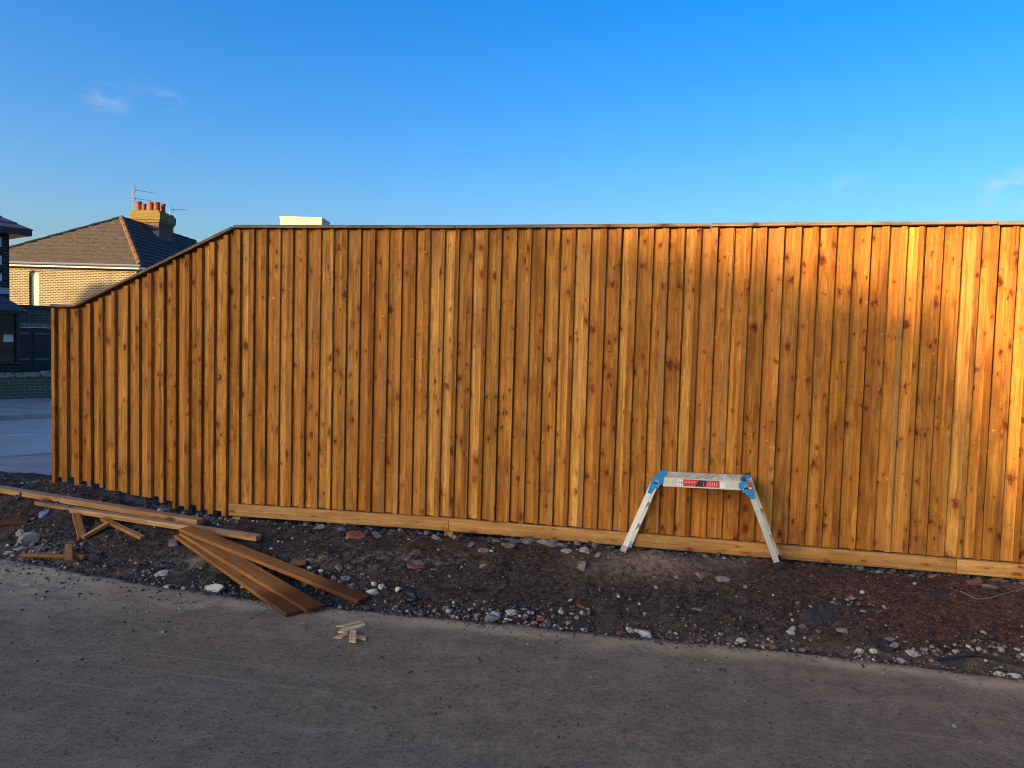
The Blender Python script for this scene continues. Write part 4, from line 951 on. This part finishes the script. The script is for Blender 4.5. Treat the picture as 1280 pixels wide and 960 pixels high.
for kd, lst in by.items():
    lst.sort(key=lambda q: q[0])
    for n_, (px, py, wp, asp, _) in enumerate(lst):
        p = hit(px, py + wp * asp * .35); dist = (p - CAM).length; wd = wp * dist / F_PX * (.44 if kd in ('red', 'grey') else .47)
        me = ROCKS[list(KN).index(kd)][n_ % 6]; isb = kd in ('red', 'redd')
        o_ = link('broken_brick' if isb else 'stone', me, M[KN[kd][0]])
        r_ = random.Random(px * 7 + py)
        o_.scale = (wd * 1.08, wd * r_.uniform(.7, 1.0), wd * max(.35, asp * 1.05)); o_.rotation_euler = (r_.uniform(-.25, .25), r_.uniform(-.25, .25), r_.uniform(-.5, .5) + (math.pi if r_.random() < .5 else 0))
        o_.location = (p.x, p.y, ground(p.x, p.y) + wd * asp * .30)
        noun = 'broken brick' if isb else 'stone'
        lab_ = f'{KN[kd][1]} {noun}, {ORD[n_]} from the left of the {KN[kd][1]} {noun}s lying on the ground' if len(lst) > 1 else f'{KN[kd][1]} {noun} in the soil right of the brown boards'
        tag(o_, lab_, 'brick' if isb else 'stone', f'{KN[kd][1]} {noun}s in the rubble' if len(lst) > 1 else None)

# ------------------------------------------------------------------ small rubble and grit (uncountable)
ico = bmesh.new(); bmesh.ops.create_icosphere(ico, subdivisions=1, radius=1.)
IV = np.array([v.co[:] for v in ico.verts]); IF = np.array([[v.index for v in f.verts] for f in ico.faces]); ico.free()
PV, PF, PC = [], [], []; cnt = 0
TONES = [((.30, .26, .21), .08), ((.56, .49, .41), .05), ((.115, .095, .078), .30), ((.058, .047, .039), .44), ((.18, .10, .07), .07), ((.30, .115, .06), .02), ((.22, .19, .155), .04)]
tw_ = np.array([t[1] for t in TONES]); tw_ = tw_ / tw_.sum()
def add_pebble(X, Y, r_, z=None, tone=None, sink=.25):
    global cnt
    s3 = r_ * rng.uniform(.6, 1.25, 3) * np.array([1, 1, .72]); v = IV * (1 + rng.uniform(-.42, .25, (len(IV), 1)))
    a = rng.uniform(0, 6.28); b = rng.uniform(-.5, .5); ca, sa, cb, sb = math.cos(a), math.sin(a), math.cos(b), math.sin(b)
    v = v * s3; v = v @ np.array([[ca, -sa, 0], [sa, ca, 0], [0, 0, 1]]) @ np.array([[1, 0, 0], [0, cb, -sb], [0, sb, cb]])
    z = ground(X, Y) if z is None else z
    PV.append(v + np.array([X, Y, z + s3[2] * (1 - 2 * sink)])); PF.append(IF + cnt); cnt += len(IV)
    t = np.array(TONES[rng.choice(len(TONES), p=tw_)][0] if tone is None else tone) * rng.uniform(.7, 1.25)
    PC.append(np.tile(np.append(t, 1.), (len(IV), 1)))
W_ = lambda X: fence_y(X) - edge_y(X)
for _ in range(13000):
    X = rng.uniform(-5.2, 4.2); t = rng.uniform(-.06, 1.0); Y = fence_y(X) - t * W_(X)
    dn = .35 + .65 * sstep(-.1, .35, mnoise.noise(Vector((X * 1.8, Y * 3., 2.))))
    if X > .9 and .12 < t < .8: dn *= .45
    if rng.random() > dn: continue
    add_pebble(X, Y, .0025 + .012 * rng.random() ** 3.6)
for _ in range(2200):                                 # band of rubble against the tarmac edge
    X = rng.uniform(-3.6, 3.4); c = .45 + .55 * sstep(-.25, .3, mnoise.noise(Vector((X * 2.3, 7., 2.))))
    if rng.random() > c: continue
    Y = edge_y(X) + abs(rng.normal(0, .11)) - .01
    add_pebble(X, Y, .003 + .013 * rng.random() ** 3.2, tone=None if rng.random() < .68 else ((.30, .26, .21) if rng.random() < .6 else (.50, .44, .37)))
for _ in range(1500):                                 # rubble along the foot of the fence
    X = rng.uniform(-2.3, 4.3); Y = fence_y(X) - abs(rng.normal(.03, .09)) + .03
    add_pebble(X, Y, .006 + .034 * rng.random() ** 2.6 * (1 if X < .6 else .6), tone=None if rng.random() < .4 else (.17, .15, .13))
for (cx, cy, sx, sy, n_, tn) in ((-3.1, 4.85, .30, .14, 420, (.26, .25, .235)), (-2.15, 5.36, .35, .07, 260, (.34, .32, .29)), (1.78, 3.98, .16, .07, 240, None), (-3.6, 5.3, .5, .2, 420, (.12, .115, .11)), (2.3, 3.62, .3, .05, 300, (.36, .34, .31)), (-1.1, 4.38, .25, .1, 260, (.20, .19, .18)), (-.2, 4.03, .35, .05, 300, (.36, .33, .30)), (-.35, 5.1, .5, .06, 220, (.22, .21, .20))):
    for _ in range(n_):
        X, Y = rng.normal(cx, sx), rng.normal(cy, sy)
        if Y > edge_y(X): add_pebble(X, Y, .003 + .017 * rng.random() ** 3.2, tone=tuple(v * w for v, w in zip(tn, (.9, .78, .66))) if tn and rng.random() < .5 else None)
for _ in range(9000):                                 # fine pale and dark grit all over the soil
    X = rng.uniform(-4.2, 4.0); t = rng.uniform(.0, 1.0) ** .8; Y = fence_y(X) - t * W_(X)
    if rng.random() > .3 + .7 * sstep(-.2, .35, mnoise.noise(Vector((X * 2.6, Y * 5., 6.)))): continue
    add_pebble(X, Y, .0015 + .0035 * rng.random() ** 2, tone=((.34, .30, .25), (.55, .50, .43), (.15, .12, .10), (.045, .038, .032))[rng.choice(4, p=[.28, .12, .25, .35])])
for _ in range(2600):                                 # soil crumbs spilled over the tarmac edge
    X = rng.uniform(-3.8, 3.2); d_ = abs(rng.normal(0, .07)); add_pebble(X, edge_y(X) - d_ + .02, .002 + .007 * rng.random() ** 3, z=.008, tone=(.06, .05, .041) if rng.random() < .7 else (.24, .21, .175))
for _ in range(2600):                                 # grit on the tarmac
    X = rng.uniform(-3.6, 3.0); d_ = abs(rng.normal(0, .55)) + .01; Y = edge_y(X) - d_
    if Y < 1.9: continue
    if X < -1.6 or rng.random() < .5: add_pebble(X, Y, .0018 + .006 * rng.random() ** 4 * (1.7 if X < -1.6 and d_ < .7 else 1), z=.012, tone=None if rng.random() < .6 else (.30, .285, .26))
for _ in range(2600):                                 # dark crumbs of mud and a few pale chips trodden over the tarmac
    Y = 1.9 + 2.6 * rng.random() ** .8; X = rng.uniform(-.72, .72) * Y
    if Y > edge_y(X) - .02: continue
    if rng.random() > .25 + .75 * sstep(-.1, .3, mnoise.noise(Vector((X * 2.2, Y * 4., 8.)))): continue
    add_pebble(X, Y, .0012 + .0048 * rng.random() ** 3.5, z=.0115, tone=(.055, .045, .037) if rng.random() < .82 else (.40, .36, .31), sink=.35)
me = bpy.data.meshes.new('rubble'); V_ = np.concatenate(PV); F_ = np.concatenate(PF); C_ = np.concatenate(PC).astype(np.float32)
me.vertices.add(len(V_)); me.vertices.foreach_set('co', V_.ravel().astype(np.float32)); me.loops.add(len(F_) * 3); me.loops.foreach_set('vertex_index', F_.ravel().astype(np.int32))
me.polygons.add(len(F_)); me.polygons.foreach_set('loop_start', np.arange(0, len(F_) * 3, 3, dtype=np.int32)); me.polygons.foreach_set('loop_total', np.full(len(F_), 3, dtype=np.int32))
me.update(calc_edges=True); ca = me.color_attributes.new('tone', 'FLOAT_COLOR', 'POINT'); ca.data.foreach_set('color', C_.ravel())
tag(link('rubble', me, M['pebble']), 'small stones and grit strewn over the soil and tarmac edge', 'rubble', kind='stuff')

# ------------------------------------------------------------------ scraps: torn plastic, cables, wire
M['torn_plastic'] = flat('torn_black_sheet', (.020, .018, .016), .6, var=.5, scale=14, bump=.5, spec=.5)
def scrap(name, cx, cy, wpx, hpx, label, seed, mat=M['torn_plastic'], cat='plastic sheet'):
    c = hit(cx, cy); s_ = (c - CAM).length / F_PX; r_ = random.Random(seed); n = 13
    mb = MB(); W2, D2 = wpx * s_ / 2, hpx * s_ * 1.5
    G_ = {}
    for i in range(n):
        for j in range(8):
            u, v = i / (n - 1) * 2 - 1, j / 7 * 2 - 1
            rr = 1 - .35 * abs(mnoise.noise(Vector((u * 2.2, v * 2.2, seed))))
            X = c.x + W2 * u * rr * (1 - .3 * v * v); Y = c.y + D2 * v * rr * (1 - .55 * u * u)
            z = ground(X, Y) + .004 + max(0, (1 - u * u) * (1 - v * v)) * hpx * s_ * (.12 + .55 * abs(mnoise.noise(Vector((u * 3.1, v * 3.1, seed + 5)))))
            G_[i, j] = len(mb.v); mb.v.append((X - c.x, Y - c.y, z - c.z))
    for i in range(n - 1):
        for j in range(7): mb.f.append((G_[i, j], G_[i + 1, j], G_[i + 1, j + 1], G_[i, j + 1]))
    o_ = mb.build(name, mat, None, Matrix.Translation(c), recalc=False)
    sm = o_.modifiers.new('thickness', 'SOLIDIFY'); sm.thickness = .0025
    tag(o_, label, cat); return o_
scrap('torn_sheet', 1026, 769, 46, 12, 'crumpled black plastic scrap in the middle of the soil right of the platform', 3)
scrap('torn_sheet', 1172, 745, 22, 9, 'small black plastic scrap near the fence foot at the right', 8)
scrap('torn_sheet', 1105, 806, 34, 8, 'black plastic scrap among the stones by the tarmac edge at the right', 12)
scrap('torn_sheet', 1190, 826, 30, 7, 'black plastic scrap at the start of the curved cable at the right', 15)
scrap('plastic_scrap', 55, 641, 11, 5, 'small blue plastic scrap between the rubble and the beams at the left', 21, flat('blue_scrap', (.16, .22, .36), .5), 'plastic')
scrap('plastic_scrap', 1222, 716.5, 22, 5, 'blue plastic scrap under the gravel board at the right', 22, flat('slate_blue_scrap', (.055, .085, .16), .5), 'plastic')
def cable(name, pts, rad, mat, label, hgt=.01, hs=None):
    P3 = []
    for k, (x, y) in enumerate(pts):
        q = hit(x, y); q.z = ground(q.x, q.y) + (hgt if hs is None else hs[k]); P3.append(q)
    Q = []
    for i in range(len(P3) - 1):
        p0, p1, p2, p3 = P3[max(0, i - 1)], P3[i], P3[i + 1], P3[min(len(P3) - 1, i + 2)]
        for t in [k / 6 for k in range(6)]:
            Q.append(.5 * ((2 * p1) + (p2 - p0) * t + (2 * p0 - 5 * p1 + 4 * p2 - p3) * t * t + (3 * p1 - p0 - 3 * p2 + p3) * t ** 3))
    Q.append(P3[-1]); c = Q[0].copy()
    o_ = MB().tube([q - c for q in Q], rad, 7).build(name, mat, None, Matrix.Translation(c), smooth=True); tag(o_, label, 'cable'); return o_
M['cable'] = flat('black_cable', (.014, .015, .016), .5); M['wire'] = flat('grey_wire', (.20, .19, .18), .5, .3)
cable('cable', [(1170, 827), (1195, 824), (1220, 822), (1245, 826), (1270, 833)], .007, M['cable'], 'black cable curving over the soil at the lower right', .012)
cable('cable', [(1156, 797), (1172, 806), (1188, 820)], .006, M['cable'], 'short black cable running down to the curved one at the lower right', .008)
cable('cable', [(1092, 812), (1108, 815), (1125, 812)], .006, M['cable'], 'short black cable among the pale stones by the tarmac edge', .008)
cable('wire', [(1200, 741), (1212, 747), (1222, 751), (1240, 749), (1260, 743), (1290, 735)], .0028, M['wire'], 'thin grey wire bent over the soil at the right edge', .01)
cable('cable', [(1003, 752), (1002, 745), (1004, 736), (1012, 737)], .0035, M['cable'], 'thin black wire sticking up from the black plastic scrap', 0, [.0, .03, .05, .03])
